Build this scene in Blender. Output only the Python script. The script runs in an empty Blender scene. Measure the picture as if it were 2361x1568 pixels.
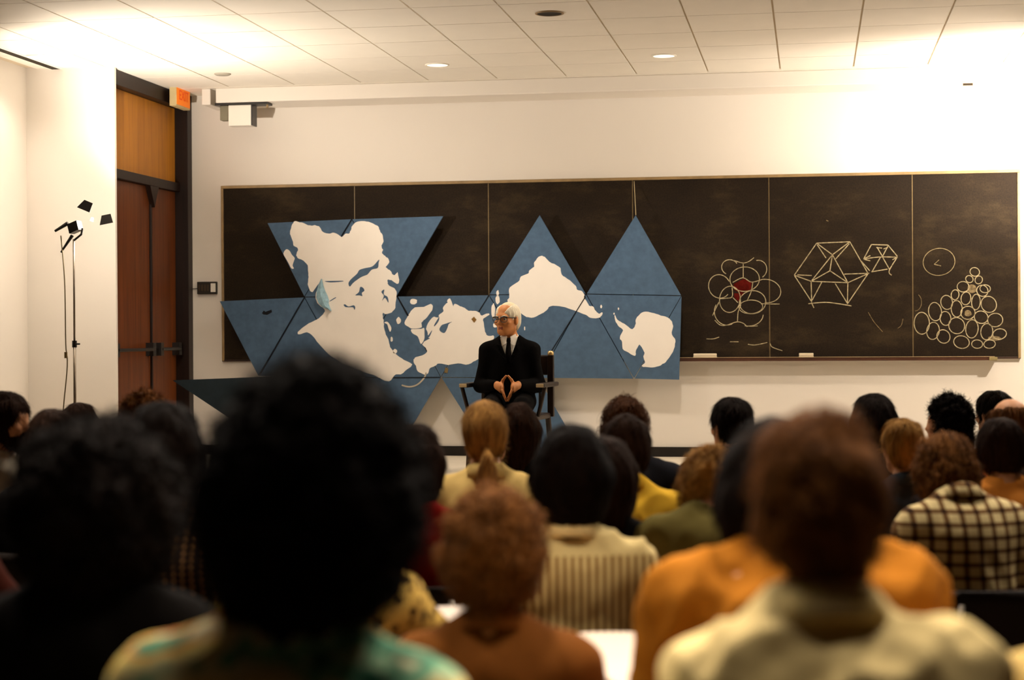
import bpy, math, random
import numpy as np
from mathutils import Vector, Matrix

random.seed(7)
SC = bpy.context.scene
COL = SC.collection

# ------------------------------------------------------------------ camera
W, H = 2361.0, 1568.0
FPX = 4100.0                       # focal length in pixels of the 2361 px wide frame
ZC = 1.42                          # camera height
YAW, PITCH, ROLL = math.atan(692 / FPX), -14.5 / FPX, 0.0062
_f = Vector((-math.sin(YAW) * math.cos(PITCH), math.cos(YAW) * math.cos(PITCH), math.sin(PITCH)))
_r0 = Vector((math.cos(YAW), math.sin(YAW), 0))
_u0 = _r0.cross(_f)
FWD = _f
# the picture's horizon rises to the right: roll the camera clockwise
RIGHT, UP = (_r0 * math.cos(ROLL) - _u0 * math.sin(ROLL), _u0 * math.cos(ROLL) + _r0 * math.sin(ROLL))
CAM = Vector((0, 0, ZC))
cam_d = bpy.data.cameras.new('camera')
cam = bpy.data.objects.new('camera', cam_d)
COL.objects.link(cam)
cam.matrix_world = Matrix(((RIGHT.x, UP.x, -FWD.x, CAM.x), (RIGHT.y, UP.y, -FWD.y, CAM.y),
                           (RIGHT.z, UP.z, -FWD.z, CAM.z), (0, 0, 0, 1)))
cam_d.sensor_width = 36.0
cam_d.lens = FPX / W * 36.0
cam_d.clip_start = 0.05
cam_d.dof.use_dof = True
cam_d.dof.focus_distance = 12.0
cam_d.dof.aperture_fstop = 2.1
SC.camera = cam

# ------------------------------------------------------------------ world, exposure, lights
wd = bpy.data.worlds.new('world')
SC.world = wd
wd.use_nodes = True
wd.node_tree.nodes['Background'].inputs[0].default_value = (0.05, 0.03, 0.015, 1)
wd.node_tree.nodes['Background'].inputs[1].default_value = 0.1
SC.view_settings.view_transform = 'Standard'
SC.view_settings.look = 'None'
SC.view_settings.gamma = 1.0
SC.view_settings.exposure = 0.0
SC.view_settings.use_curve_mapping = False

WARM = (1.0, 0.875, 0.735)
LAMP_LEFT_W = 200.0                # lamp on the stand by the door
LAMP_RIGHT_W = 330.0               # its twin outside the frame on the right
CAN_W = 22.0                       # recessed ceiling lights


def add_light(kind, name, loc, energy, color, **kw):
    d = bpy.data.lights.new(name, kind)
    d.energy = energy
    d.color = color
    for k, v in kw.items():
        setattr(d, k, v)
    o = bpy.data.objects.new(name, d)
    o.location = loc
    COL.objects.link(o)
    return o


# ------------------------------------------------------------------ pixel -> place helpers
def ray(px, py):
    return (FWD + RIGHT * ((px - W / 2) / FPX) - UP * ((py - H / 2) / FPX))


def on_y(px, py, Y):
    d = ray(px, py)
    return CAM + d * (Y / d.y)


def on_x(px, py, X):
    d = ray(px, py)
    return CAM + d * (X / d.x)


def on_z(px, py, Z):
    d = ray(px, py)
    return CAM + d * ((Z - ZC) / d.z)


def at_depth(px, py, dep):
    return CAM + ray(px, py) * dep


# ------------------------------------------------------------------ materials
def lin(c):
    return tuple(((v / 255) / 12.92 if v <= 10 else (((v / 255) + 0.055) / 1.055) ** 2.4) for v in c)


class NT:
    def __init__(s, name, rough=0.6, spec=0.3):
        s.m = bpy.data.materials.new(name)
        s.m.use_nodes = True
        s.t = s.m.node_tree
        s.b = s.t.nodes['Principled BSDF']
        s.b.inputs['Roughness'].default_value = rough
        s.b.inputs['Specular IOR Level'].default_value = spec
        s.tc = None

    def node(s, typ, **kw):
        n = s.t.nodes.new(typ)
        for k, v in kw.items():
            if k in n.inputs:
                n.inputs[k].default_value = v
            else:
                setattr(n, k, v)
        return n

    def link(s, a, b):
        s.t.links.new(a, b)

    def coord(s, scale=(1, 1, 1), rot=(0, 0, 0), kind='Object'):
        if s.tc is None:
            s.tc = s.node('ShaderNodeTexCoord')
        mp = s.node('ShaderNodeMapping')
        mp.inputs['Scale'].default_value = scale
        mp.inputs['Rotation'].default_value = rot
        s.link(s.tc.outputs[kind], mp.inputs['Vector'])
        return mp.outputs['Vector']

    def noise(s, scale, detail=4, stretch=(1, 1, 1), kind='Object', rough=0.55):
        n = s.node('ShaderNodeTexNoise')
        n.inputs['Scale'].default_value = scale
        n.inputs['Detail'].default_value = detail
        n.inputs['Roughness'].default_value = rough
        s.link(s.coord(stretch, kind=kind), n.inputs['Vector'])
        return n.outputs['Fac']

    def ramp(s, fac, stops, interp='LINEAR'):
        r = s.node('ShaderNodeValToRGB')
        r.color_ramp.interpolation = interp
        el = r.color_ramp.elements
        while len(el) > 1:
            el.remove(el[-1])
        el[0].position = stops[0][0]
        el[0].color = (*stops[0][1], 1)
        for p, c in stops[1:]:
            e = el.new(p)
            e.color = (*c, 1)
        s.link(fac, r.inputs['Fac'])
        return r.outputs['Color']

    def mix(s, fac, a, b, mode='MIX'):
        m = s.node('ShaderNodeMix', data_type='RGBA', blend_type=mode)
        for sock, v in ((m.inputs['Factor'], fac), (m.inputs[6], a), (m.inputs[7], b)):
            if hasattr(v, 'default_value') or hasattr(v, 'links'):
                s.link(v, sock)
            elif isinstance(v, (int, float)):
                sock.default_value = v
            else:
                sock.default_value = (*v, 1)
        return m.outputs[2]

    def base(s, c):
        if isinstance(c, tuple):
            s.b.inputs['Base Color'].default_value = (*c, 1)
        else:
            s.link(c, s.b.inputs['Base Color'])

    def bump(s, fac, strength=0.3, dist=0.01):
        n = s.node('ShaderNodeBump')
        n.inputs['Strength'].default_value = strength
        n.inputs['Distance'].default_value = dist
        s.link(fac, n.inputs['Height'])
        s.link(n.outputs['Normal'], s.b.inputs['Normal'])


MATS = {}


def plain(name, c, rough=0.6, spec=0.3, var=0.12, scale=6.0, bump=0.0, bscale=None, metal=0.0):
    """colour with a gentle procedural mottling"""
    if name in MATS:
        return MATS[name]
    n = NT(name, rough, spec)
    n.b.inputs['Metallic'].default_value = metal
    f = n.noise(scale)
    lo = tuple(v * (1 - var) for v in c)
    hi = tuple(min(1, v * (1 + var)) for v in c)
    n.base(n.ramp(f, [(0.3, lo), (0.7, hi)]))
    if bump:
        n.bump(n.noise(bscale or scale * 8, 3), bump, 0.004)
    MATS[name] = n.m
    return n.m


def emit(name, c, strength):
    if name in MATS:
        return MATS[name]
    n = NT(name)
    n.base(c)
    n.b.inputs['Emission Color'].default_value = (*c, 1)
    n.b.inputs['Emission Strength'].default_value = strength
    MATS[name] = n.m
    return n.m


def wood(name, dark, light, rough=0.45, rings=3.0):
    if name in MATS:
        return MATS[name]
    n = NT(name, rough, 0.3)
    f = n.noise(rings, 6, (8, 8, 0.35), kind='Object', rough=0.62)
    g = n.noise(rings * 6, 3, (14, 14, 0.3))
    c = n.ramp(f, [(0.3, dark), (0.5, tuple((a + b) / 2 for a, b in zip(dark, light))), (0.72, light)])
    c2 = n.mix(0.25, c, n.ramp(g, [(0.35, dark), (0.65, light)]))
    n.base(c2)
    n.bump(g, 0.06, 0.002)
    MATS[name] = n.m
    return n.m


def hair_mat(name, dark, light, scale=1.0, curl=False):
    if name in MATS:
        return MATS[name]
    n = NT(name, 0.75, 0.06)
    st = (60, 60, 6) if not curl else (38, 38, 38)
    f = n.noise(1.6 * scale, 5, st, rough=0.6)
    g = n.noise(16.0 if curl else 9.0, 3, (1, 1, 1) if curl else (1.6, 1.6, 0.5))
    n.base(n.mix(n.ramp(g, [(0.42, (0, 0, 0)), (0.66, (0.75, 0.75, 0.75))]), n.ramp(f, [(0.3, dark), (0.72, light)]), light))
    n.bump(f, 0.55, 0.01)
    MATS[name] = n.m
    return n.m


def cloth(name, c, var=0.14, weave=260):
    if name in MATS:
        return MATS[name]
    n = NT(name, 0.95, 0.04)
    f = n.noise(5, 3)
    lo = tuple(v * (1 - var) for v in c)
    hi = tuple(min(1, v * (1 + var)) for v in c)
    n.base(n.ramp(f, [(0.3, lo), (0.7, hi)]))
    n.bump(n.noise(weave, 2), 0.12, 0.002)
    MATS[name] = n.m
    return n.m


M_WALL = plain('wall_paint', (0.80, 0.75, 0.68), 0.75, 0.2, 0.015, 0.7, 0.04, 90)
M_CEIL = plain('ceiling_paint', (0.86, 0.81, 0.72), 0.85, 0.1, 0.03, 2.0, 0.15, 160)
M_GRID = plain('ceiling_grid', (0.66, 0.56, 0.42), 0.8, 0.1, 0.05, 3.0)
M_FLOOR = plain('floor_lino', (0.10, 0.065, 0.04), 0.5, 0.3, 0.2, 3.0, 0.05, 60)
M_STAGE = plain('platform_lino', (0.62, 0.55, 0.44), 0.45, 0.3, 0.06, 3.0)
M_DARKTRIM = plain('dark_trim', (0.012, 0.009, 0.007), 0.5, 0.3, 0.2, 5.0)
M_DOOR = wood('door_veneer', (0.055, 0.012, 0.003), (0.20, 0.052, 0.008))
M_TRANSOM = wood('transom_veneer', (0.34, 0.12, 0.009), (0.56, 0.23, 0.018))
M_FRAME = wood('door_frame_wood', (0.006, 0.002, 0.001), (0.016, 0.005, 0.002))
M_BLACKMETAL = plain('black_metal', (0.012, 0.010, 0.009), 0.4, 0.5, 0.2, 9.0)
M_STEEL = plain('brushed_steel', (0.35, 0.30, 0.24), 0.35, 0.5, 0.1, 30.0, metal=0.8)
M_WHITE = plain('white_enamel', (0.80, 0.76, 0.68), 0.5, 0.3, 0.02, 3.0)
M_TABLET = plain('tablet_laminate', (0.60, 0.48, 0.38), 0.35, 0.4, 0.03, 4.0)
M_PAPER = plain('paper', (0.82, 0.78, 0.70), 0.8, 0.1, 0.02, 9.0)
M_SEAT = plain('seat_plastic', (0.016, 0.010, 0.007), 0.6, 0.2, 0.2, 6.0)
M_CHALK = plain('chalk', (0.42, 0.35, 0.21), 0.95, 0.02, 0.4, 60.0)
M_CHALKDIM = plain('chalk_faint', (0.20, 0.15, 0.08), 0.95, 0.02, 0.5, 50.0)
M_CHALKRED = plain('chalk_red', (0.075, 0.006, 0.004), 0.95, 0.02, 0.4, 30.0)
M_LAND = plain('map_land', (0.84, 0.79, 0.72), 0.7, 0.1, 0.03, 4.0)
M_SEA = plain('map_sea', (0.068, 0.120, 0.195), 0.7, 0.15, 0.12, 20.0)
M_SEASHADED = plain('map_sea_shaded', (0.012, 0.020, 0.026), 0.7, 0.15, 0.12, 20.0)  # sea blue with the loose panel's shade put into the colour
M_SEAM = plain('map_seam', (0.012, 0.012, 0.014), 0.8, 0.1)


def board_mat():
    n = NT('slate_board', 0.75, 0.15)
    f = n.noise(1.6, 7, (1.0, 1.0, 2.2), rough=0.7)
    g = n.noise(90, 2)
    c = n.ramp(f, [(0.30, (0.008, 0.0045, 0.0025)), (0.52, (0.017, 0.010, 0.005)), (0.75, (0.060, 0.040, 0.018))])
    n.base(n.mix(0.35, c, n.ramp(g, [(0.35, (0.006, 0.004, 0.003)), (0.7, (0.034, 0.021, 0.009))])))
    n.bump(g, 0.05, 0.001)
    MATS['slate_board'] = n.m
    return n.m


M_BOARD = board_mat()
M_BRASS = plain('board_frame_metal', (0.30, 0.20, 0.09), 0.5, 0.4, 0.2, 12.0)


# ------------------------------------------------------------------ mesh helpers
def link_obj(name, me, mat=None, parent=None, loc=None):
    o = bpy.data.objects.new(name, me)
    COL.objects.link(o)
    if mat is not None:
        if isinstance(mat, (list, tuple)):
            for m_ in mat:
                me.materials.append(m_)
        elif not len(me.materials):
            me.materials.append(mat)
    if loc is not None:
        o.location = loc
    if parent is not None:
        o.parent = parent
    return o


def tag(o, label=None, cat=None, group=None, kind=None):
    if label:
        o['label'] = label
    if cat:
        o['category'] = cat
    if group:
        o['group'] = group
    if kind:
        o['kind'] = kind
    return o


def empty(name, loc=(0, 0, 0), rz=0.0):
    o = bpy.data.objects.new(name, None)
    o.empty_display_size = 0.1
    COL.objects.link(o)
    o.location = loc
    o.rotation_euler.z = rz
    return o


class MB:
    """collects polygons into one mesh"""

    def __init__(s):
        s.v, s.f = [], []

    def add(s, vs, fs):
        n = len(s.v)
        s.v += [tuple(v) for v in vs]
        s.f += [tuple(i + n for i in f) for f in fs]
        return s

    def box(s, lo, hi):
        x0, y0, z0 = lo
        x1, y1, z1 = hi
        return s.add([(x0, y0, z0), (x1, y0, z0), (x1, y1, z0), (x0, y1, z0), (x0, y0, z1), (x1, y0, z1), (x1, y1, z1), (x0, y1, z1)],
                     [(0, 3, 2, 1), (4, 5, 6, 7), (0, 1, 5, 4), (1, 2, 6, 5), (2, 3, 7, 6), (3, 0, 4, 7)])

    def prism(s, pts, off):
        """closed outline pts (3-D, planar) pushed along off"""
        n = len(pts)
        off = Vector(off)
        a = [Vector(p) for p in pts]
        return s.add(a + [p + off for p in a],
                     [tuple(range(n))[::-1], tuple(range(n, 2 * n))] + [(i, (i + 1) % n, n + (i + 1) % n, n + i) for i in range(n)])

    def tube(s, pts, r, seg=8, cap=True):
        pts = [Vector(p) for p in pts]
        n = len(pts)
        rr = r if isinstance(r, (list, tuple)) else [r] * n
        rings = []
        t = (pts[1] - pts[0]).normalized()
        a = t.orthogonal().normalized()
        for i, p in enumerate(pts):
            if i == 0:
                t = (pts[1] - pts[0]).normalized()
            elif i == n - 1:
                t = (pts[-1] - pts[-2]).normalized()
            else:
                t = (pts[i + 1] - pts[i - 1]).normalized()
            a = (a - t * a.dot(t)).normalized()
            b = t.cross(a)
            rings.append([p + (a * math.cos(k * 2 * math.pi / seg) + b * math.sin(k * 2 * math.pi / seg)) * rr[i] for k in range(seg)])
        vs = [v for ring in rings for v in ring]
        fs = [(i * seg + k, i * seg + (k + 1) % seg, (i + 1) * seg + (k + 1) % seg, (i + 1) * seg + k) for i in range(n - 1) for k in range(seg)]
        if cap:
            fs += [tuple(range(seg))[::-1], tuple(range((n - 1) * seg, n * seg))]
        return s.add(vs, fs)

    def lathe(s, prof, seg=24, c=(0, 0, 0), closed=False):
        n = len(prof)
        vs = [(c[0] + r * math.cos(k * 2 * math.pi / seg), c[1] + r * math.sin(k * 2 * math.pi / seg), c[2] + z) for r, z in prof for k in range(seg)]
        fs = [(i * seg + k, i * seg + (k + 1) % seg, ((i + 1) % n) * seg + (k + 1) % seg, ((i + 1) % n) * seg + k)
              for i in range(n if closed else n - 1) for k in range(seg)]
        return s.add(vs, fs)

    def mesh(s, name, smooth=False):
        me = bpy.data.meshes.new(name)
        me.from_pydata(s.v, [], s.f)
        if smooth:
            me.polygons.foreach_set('use_smooth', [True] * len(me.polygons))
        me.update()
        return me

    def build(s, name, mat, parent=None, smooth=False, bevel=0.0, loc=None):
        o = link_obj(name, s.mesh(name, smooth), mat, parent, loc)
        if bevel:
            b = o.modifiers.new('bevel', 'BEVEL')
            b.width = bevel
            b.segments = 2
            b.limit_method = 'ANGLE'
        return o


def struct(name, mb, mat, label, parent=None, **kw):
    o = mb.build(name, mat, parent, **kw)
    return tag(o, label, None, None, 'structure')


def ribbon(mb, pts, w, nrm=(0, -1, 0)):
    """flat strip along a polyline lying in the board plane"""
    nrm = Vector(nrm)
    pts = [Vector(p) for p in pts]
    L, R = [], []
    for i, p in enumerate(pts):
        t = (pts[min(i + 1, len(pts) - 1)] - pts[max(i - 1, 0)])
        t.normalize()
        sd = t.cross(nrm).normalized() * (w / 2)
        L.append(p + sd)
        R.append(p - sd)
    n = len(pts)
    mb.add(L + R, [(i, i + 1, n + i + 1, n + i) for i in range(n - 1)])


def smooth_line(pts, k=4):
    """Catmull-Rom through pixel points"""
    out = []
    P = [pts[0]] + list(pts) + [pts[-1]]
    for i in range(1, len(P) - 2):
        p0, p1, p2, p3 = P[i - 1], P[i], P[i + 1], P[i + 2]
        for j in range(k):
            t = j / k
            out.append(tuple(0.5 * ((2 * b) + (-a + c) * t + (2 * a - 5 * b + 4 * c - d) * t * t + (-a + 3 * b - 3 * c + d) * t ** 3)
                             for a, b, c, d in zip(p0, p1, p2, p3)))
    out.append(tuple(pts[-1]))
    return out


def smooth_loop(pts, k=3):
    n = len(pts)
    out = []
    for i in range(n):
        p0, p1, p2, p3 = pts[i - 1], pts[i], pts[(i + 1) % n], pts[(i + 2) % n]
        for j in range(k):
            t = j / k
            out.append(tuple(0.5 * ((2 * b) + (-a + c) * t + (2 * a - 5 * b + 4 * c - d) * t * t + (-a + 3 * b - 3 * c + d) * t ** 3)
                             for a, b, c, d in zip(p0, p1, p2, p3)))
    return out


# ------------------------------------------------------------------ room measures
YW = 13.63                                   # face of the board wall
XD = on_y(445, 700, YW).x                    # wall with the doors
_d = ray(266, 500)
YP = XD * _d.y / _d.x                        # front face of the pier
XL = on_y(62, 500, YP).x                     # left wall
XR = 3.4                                     # right wall (outside the frame)
ZCEIL = ZC + 1.92
PLAT_Z = 0.47
PLAT_Y = 11.0
YB = -4.0


def floor_z(y):
    return -0.025 * (y - 2.5)


# ------------------------------------------------------------------ structure
ZLOW = -0.4
struct('wall_back', MB().box((XD - 0.2, YW, ZLOW), (XR + 0.2, YW + 0.2, ZCEIL + 0.3)), M_WALL, 'cream painted wall behind the blackboard')
struct('wall_left', MB().box((XL - 0.2, 10.2, ZLOW), (XL, YP + 0.02, ZCEIL + 0.3)), M_WALL, 'cream side wall left of the lamp stand')
M_UNSEENDARK = plain('unseen_wall_dark', (0.035, 0.02, 0.012), 0.7)  # for unseen walls, dark so little light bounces onto the audience's backs
struct('wall_left_rear', MB().box((XL - 0.2, YB, ZLOW), (XL, 10.2, ZCEIL + 0.3)), M_UNSEENDARK, 'unseen side wall beside the audience, darkened to cut bounced light')
struct('wall_pier', MB().box((XL - 0.2, YP, ZLOW), (XD - 0.12, YP + 0.30, ZCEIL + 0.3)).box((XD - 0.12, YP, ZLOW), (XD, YP + 0.03, ZCEIL + 0.3)),
       M_WALL, 'white wall pier beside the brown double doors')
struct('wall_right', MB().box((XR, YB, ZLOW), (XR + 0.2, YW, ZCEIL + 0.3)), M_UNSEENDARK, 'unseen side wall on the right, darkened to cut bounced light')
struct('wall_rear', MB().box((XL, YB - 0.2, ZLOW), (XR, YB, ZCEIL + 0.3)), M_UNSEENDARK, 'unseen rear wall, darkened to cut bounced light')
struct('floor', MB().prism([(XL - .2, YB, floor_z(YB)), (XR, YB, floor_z(YB)), (XR, PLAT_Y + .1, floor_z(PLAT_Y + .1)), (XL - .2, PLAT_Y + .1, floor_z(PLAT_Y + .1))], (0, 0, -0.1)),
       M_FLOOR, 'dark sloping floor under the rows of seats')
struct('floor_platform', MB().box((XL - 0.1, PLAT_Y, ZLOW), (XR, YW, PLAT_Z)), M_STAGE, 'pale raised platform in front of the blackboard')
bb = MB().box((on_y(449, 1000, YW).x, YW - 0.015, PLAT_Z), (XR, YW, PLAT_Z + 0.075))
struct('baseboard_back', bb, M_DARKTRIM, 'black baseboard under the board wall')

ceil = struct('ceiling', MB().box((XL - 0.2, YB, ZCEIL + 0.012), (XR, YW, ZCEIL + 0.2)), M_GRID, 'cream tiled ceiling')
# tiles: positions follow the photographed grid
cx = [on_z(x, 0, ZCEIL).x for x in (1352, 1566)]
PX = cx[1] - cx[0]
ys = [on_z(1300, y, ZCEIL).y for y in (47, 177)]
PYT = (ys[1] - ys[0]) / 4
BULK_D = 0.40
YGRID = ys[1]
tile_me = MB().box((0.006, 0.004, 0), (PX - 0.006, PYT - 0.004, 0.013)).mesh('tile')
tile_me.materials.append(M_CEIL)
x0 = cx[0]
while x0 > XL:
    x0 -= PX
nx = int((XR - x0) / PX) + 1
for j in range(1, 10):
    for i in range(nx):
        xa = x0 + i * PX
        if xa < XL - 0.02 and xa + PX < XL + 0.1:
            continue
        if xa + PX > XR:
            continue
        t = link_obj('tile', tile_me, None, ceil, (xa, YGRID - j * PYT, ZCEIL))
# plain ceiling beyond the tiles (unseen over the back rows, darkened to cut bounced light) and the border strip by the bulkhead
MB().box((XL, YB, ZCEIL), (XR, YGRID - 9 * PYT, ZCEIL + 0.013)).build('plaster_field', plain('unseen_ceiling_dark', (0.10, 0.075, 0.05), 0.9), ceil)
MB().box((XL, YGRID + 0.008, ZCEIL), (XR, YW, ZCEIL + 0.013)).build('border_strip', M_CEIL, ceil)
# bulkhead along the board wall
xb = on_y(497, 230, YW - BULK_D).x
zb = on_y(1200, 217, YW - BULK_D).z
tr = struct('trim_1', MB().box((xb, YW - BULK_D, zb), (XR, YW, ZCEIL)), M_WALL, 'white bulkhead running under the ceiling above the blackboard', bevel=0.008)
p = on_y(463, 230, YW - BULK_D)
q = on_y(483, 230, YW - BULK_D)
struct('trim_2', MB().box((p.x, YW - BULK_D + 0.02, zb - 0.01), (q.x, YW - 0.02, ZCEIL)), M_WALL, 'short white boxed stub at the left end of the bulkhead', bevel=0.006)

# double doors in the side wall
DREC = 0.105
YD0, YD1 = YP + 0.03, YW - 0.02
zt = on_x(445, 436, XD - DREC).z if False else on_y(425, 434, YW - 0.1).z
door = empty('door_1', (XD, (YD0 + YD1) / 2, PLAT_Z))
tag(door, 'brown veneered double doors with panic bars and panel above', None, None, 'structure')


def dpart(name, lo, hi, mat, parent=door, bevel=0.004):
    b = door.location if parent is door else Vector((0, 0, 0))
    o = MB().box(tuple(Vector(lo) - door.location), tuple(Vector(hi) - door.location)).build(name, mat, parent, bevel=bevel)
    return o


XF = XD - DREC
dpart('door_frame', (XF - 0.12, YW - 0.10, PLAT_Z), (XD, YW, ZCEIL), M_FRAME)
dpart('door_frame', (XF - 0.12, YD0, PLAT_Z), (XF + 0.03, YD0 + 0.04, ZCEIL), M_FRAME)
dpart('door_head', (XF - 0.12, YD0 + 0.04, ZCEIL - 0.11), (XD - 0.03, YW - 0.1, ZCEIL), M_FRAME)
dpart('transom_bar', (XF - 0.1, YD0 + 0.04, zt - 0.03), (XF + 0.04, YW - 0.1, zt + 0.04), M_FRAME)
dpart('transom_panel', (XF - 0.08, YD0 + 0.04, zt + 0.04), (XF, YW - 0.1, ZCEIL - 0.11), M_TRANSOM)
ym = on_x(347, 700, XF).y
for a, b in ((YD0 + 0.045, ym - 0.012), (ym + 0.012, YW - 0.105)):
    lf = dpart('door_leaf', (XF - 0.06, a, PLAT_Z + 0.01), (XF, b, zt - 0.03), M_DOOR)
    hb = on_x(330, 806, XF).z
    m = MB()
    m.tube([Vector((XF + 0.055, a + 0.08, hb)) - door.location, Vector((XF + 0.055, b - 0.06, hb)) - door.location], 0.013, 10)
    for yy in (a + 0.08, b - 0.06):
        m.box(tuple(Vector((XF, yy - 0.03, hb - 0.05)) - door.location), tuple(Vector((XF + 0.06, yy + 0.03, hb + 0.05)) - door.location))
    m.build('panic_bar', M_BLACKMETAL, lf)
dpart('door_mullion', (XF - 0.05, ym - 0.012, PLAT_Z), (XF + 0.015, ym + 0.012, zt - 0.03), M_FRAME)
m = MB()
c = Vector((XF + 0.02, ym, zt - 0.06)) - door.location
m.add([c + Vector((0.02, -0.09, 0.03)), c + Vector((0.02, 0.09, 0.03)), c + Vector((0.02, 0.0, -0.13)), c + Vector((-0.02, -0.09, 0.03)), c + Vector((-0.02, 0.09, 0.03)), c + Vector((-0.02, 0, -0.13))],
      [(0, 1, 2), (3, 5, 4), (0, 3, 4, 1), (1, 4, 5, 2), (2, 5, 3, 0)])
m.build('door_bracket', M_FRAME, door)

# ------------------------------------------------------------------ blackboard
def bp(px, py, off=0.0):
    """point on the board wall, off metres in front of it"""
    return on_y(px, py, YW - off)


BX = [518, 820, 1128, 1460, 1774, 2104, 2346]
zt_b = bp(1430, 417).z
zb_b = bp(1430, 826).z
board = empty('blackboard', (bp(1430, 800).x, YW, zb_b))
tag(board, 'long dark slate blackboard in six panels with chalk figures on its right half', 'blackboard')
BL = board.location


def brel(v):
    return Vector(v) - BL


for a, b in zip(BX[:-1], BX[1:]):
    xa, xb_ = bp(a, 620).x + 0.004, bp(b, 620).x - 0.004
    MB().box(brel((xa, YW - 0.022, zb_b)), brel((xb_, YW - 0.002, zt_b))).build('board_panel', M_BOARD, board)
for a in BX[1:-1]:
    xa = bp(a, 620).x
    MB().box(brel((xa - 0.0035, YW - 0.021, zb_b)), brel((xa + 0.0035, YW - 0.002, zt_b))).build('seam_strip', plain('seam_metal', (0.16, 0.11, 0.045), 0.5, 0.4, 0.2, 30), board)
xl, xr = bp(513, 620).x, bp(2352, 620).x
MB().box(brel((xl, YW - 0.03, zt_b)), brel((xr, YW, zt_b + 0.022))).build('frame_rail', M_BRASS, board, bevel=0.003)
MB().box(brel((xl, YW - 0.03, zb_b - 0.01)), brel((xl + 0.02, YW, zt_b))).build('frame_stile', M_BRASS, board, bevel=0.003)
MB().box(brel((xr - 0.02, YW - 0.03, zb_b - 0.01)), brel((xr, YW, zt_b))).build('frame_stile', M_BRASS, board, bevel=0.003)
MB().box(brel((xl, YW - 0.028, zb_b - 0.014)), brel((xr, YW, zb_b))).build('frame_rail', plain('board_rail_dark', (0.035, 0.015, 0.008), 0.5), board, bevel=0.003)
tx0, tx1 = bp(1000, 826).x, bp(2290, 822).x
M_TRAY = plain('tray_wood', (0.07, 0.022, 0.010), 0.45, 0.4, 0.2, 14)
tray = MB()
prof = [(0.0, 0.0), (0.0, -0.022), (-0.075, -0.022), (-0.08, 0.004), (-0.070, 0.004), (-0.066, -0.012), (-0.02, -0.012), (-0.02, 0.0)]
ZT = zb_b - 0.002
for xx in (tx0, tx1):
    tray.v += [tuple(brel((xx, YW - 0.028 + y, ZT + z))) for y, z in prof]
n = len(prof)
tray.f += [(i, (i + 1) % n, n + (i + 1) % n, n + i) for i in range(n)] + [tuple(range(n)), tuple(range(n, 2 * n))[::-1]]
tray.build('chalk_tray', M_TRAY, board, bevel=0.002)
MB().box(brel((tx0, YW - 0.113, ZT + 0.0045)), brel((tx1, YW - 0.094, ZT + 0.0075))).build('tray_lip', plain('tray_lip_pale', (0.5, 0.36, 0.2), 0.4, 0.5), board)
MB().box(brel((tx1 - 0.04, YW - 0.115, ZT - 0.024)), brel((tx1 + 0.02, YW - 0.02, ZT + 0.002))).build('tray_end_cap', plain('tray_cap', (0.22, 0.17, 0.07), 0.6), board, bevel=0.004)

# chalk figures: flat chalk strokes on the slate
CH = 0.0235


def zF(x, y):
    return (1600 + x / 6.03, 560 + y / 6.03)


def zG(x, y):
    return (1800 + x / 7.84, 530 + y / 7.84)


def zH(x, y):
    return (2080 + x / 5.406, 540 + y / 5.406)


def stroke(mb, pts, w=0.008, curve=True):
    w *= 0.72
    pts = smooth_line(pts) if curve and len(pts) > 2 else pts
    ribbon(mb, [brel(bp(x, y, CH)) for x, y in pts], w)


def oval(mb, cx_, cy_, rx, ry, w=0.008, a0=0, a1=360, conv=None, wob=0.03, rot=0):
    w *= 0.72
    pts = []
    ph = random.random() * 6
    for i in range(33):
        a = math.radians(a0 + (a1 - a0) * i / 32)
        k = 1 + wob * math.sin(2 * a + ph)
        u, v = rx * k * math.cos(a), ry * k * math.sin(a)
        cr, sr = math.cos(rot), math.sin(rot)
        x, y = cx_ + u * cr - v * sr, cy_ + u * sr + v * cr
        pts.append(conv(x, y) if conv else (x, y))
    ribbon(mb, [brel(bp(x, y, CH)) for x, y in pts], w)


fl = MB()
for cx_, cy_, rx, ry, a0, a1 in ((705, 505, 200, 175, 0, 360), (500, 340, 112, 108, 120, 330), (890, 370, 125, 125, -100, 60), (355, 605, 150, 165, 40, 335),
                                 (500, 785, 145, 182, 0, 360), (815, 825, 180, 165, 0, 360), (1000, 670, 205, 165, -100, 95), (790, 890, 165, 95, 0, 360),
                                 (450, 965, 165, 180, 60, 215), (770, 1000, 190, 160, 0, 110)):
    oval(fl, cx_, cy_, rx, ry, 0.008, a0, a1, zF)
for ln in ([(560, 245), (680, 280), (760, 260), (835, 205)], [(685, 290), (685, 480)], [(540, 550), (680, 485), (800, 545), (960, 505)], [(820, 545), (795, 680), (740, 800)],
           [(350, 780), (440, 770), (530, 750), (530, 620)], [(540, 760), (610, 830)], [(640, 760), (650, 870), (615, 960), (605, 1090)], [(350, 820), (300, 920), (260, 1010)],
           [(290, 1075), (360, 1140), (450, 1145), (590, 1100), (680, 1115), (740, 1165)], [(790, 1160), (885, 1155)], [(930, 845), (1060, 850), (1190, 850)],
           [(175, 1335), (270, 1335), (350, 1310)], [(500, 1375), (620, 1375)], [(750, 1410), (850, 1420), (1020, 1385)], [(1060, 1400), (1090, 1450), (1230, 1500)]):
    stroke(fl, [zF(*p_) for p_ in ln])
tag(fl.build('chalk_drawing', M_CHALK, board), 'chalk rosette of overlapping circles')
rd = MB()
for poly in ([(550, 570), (690, 500), (800, 550), (790, 650), (700, 680), (640, 700), (560, 650)], [(560, 700), (640, 700), (700, 690), (650, 760), (640, 830), (560, 760)]):
    pts = [brel(bp(*zF(*p_), CH - 0.0005)) for p_ in poly]
    rd.add(pts, [tuple(range(len(pts)))])
rd.build('chalk_fill', M_CHALKRED, board)

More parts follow.
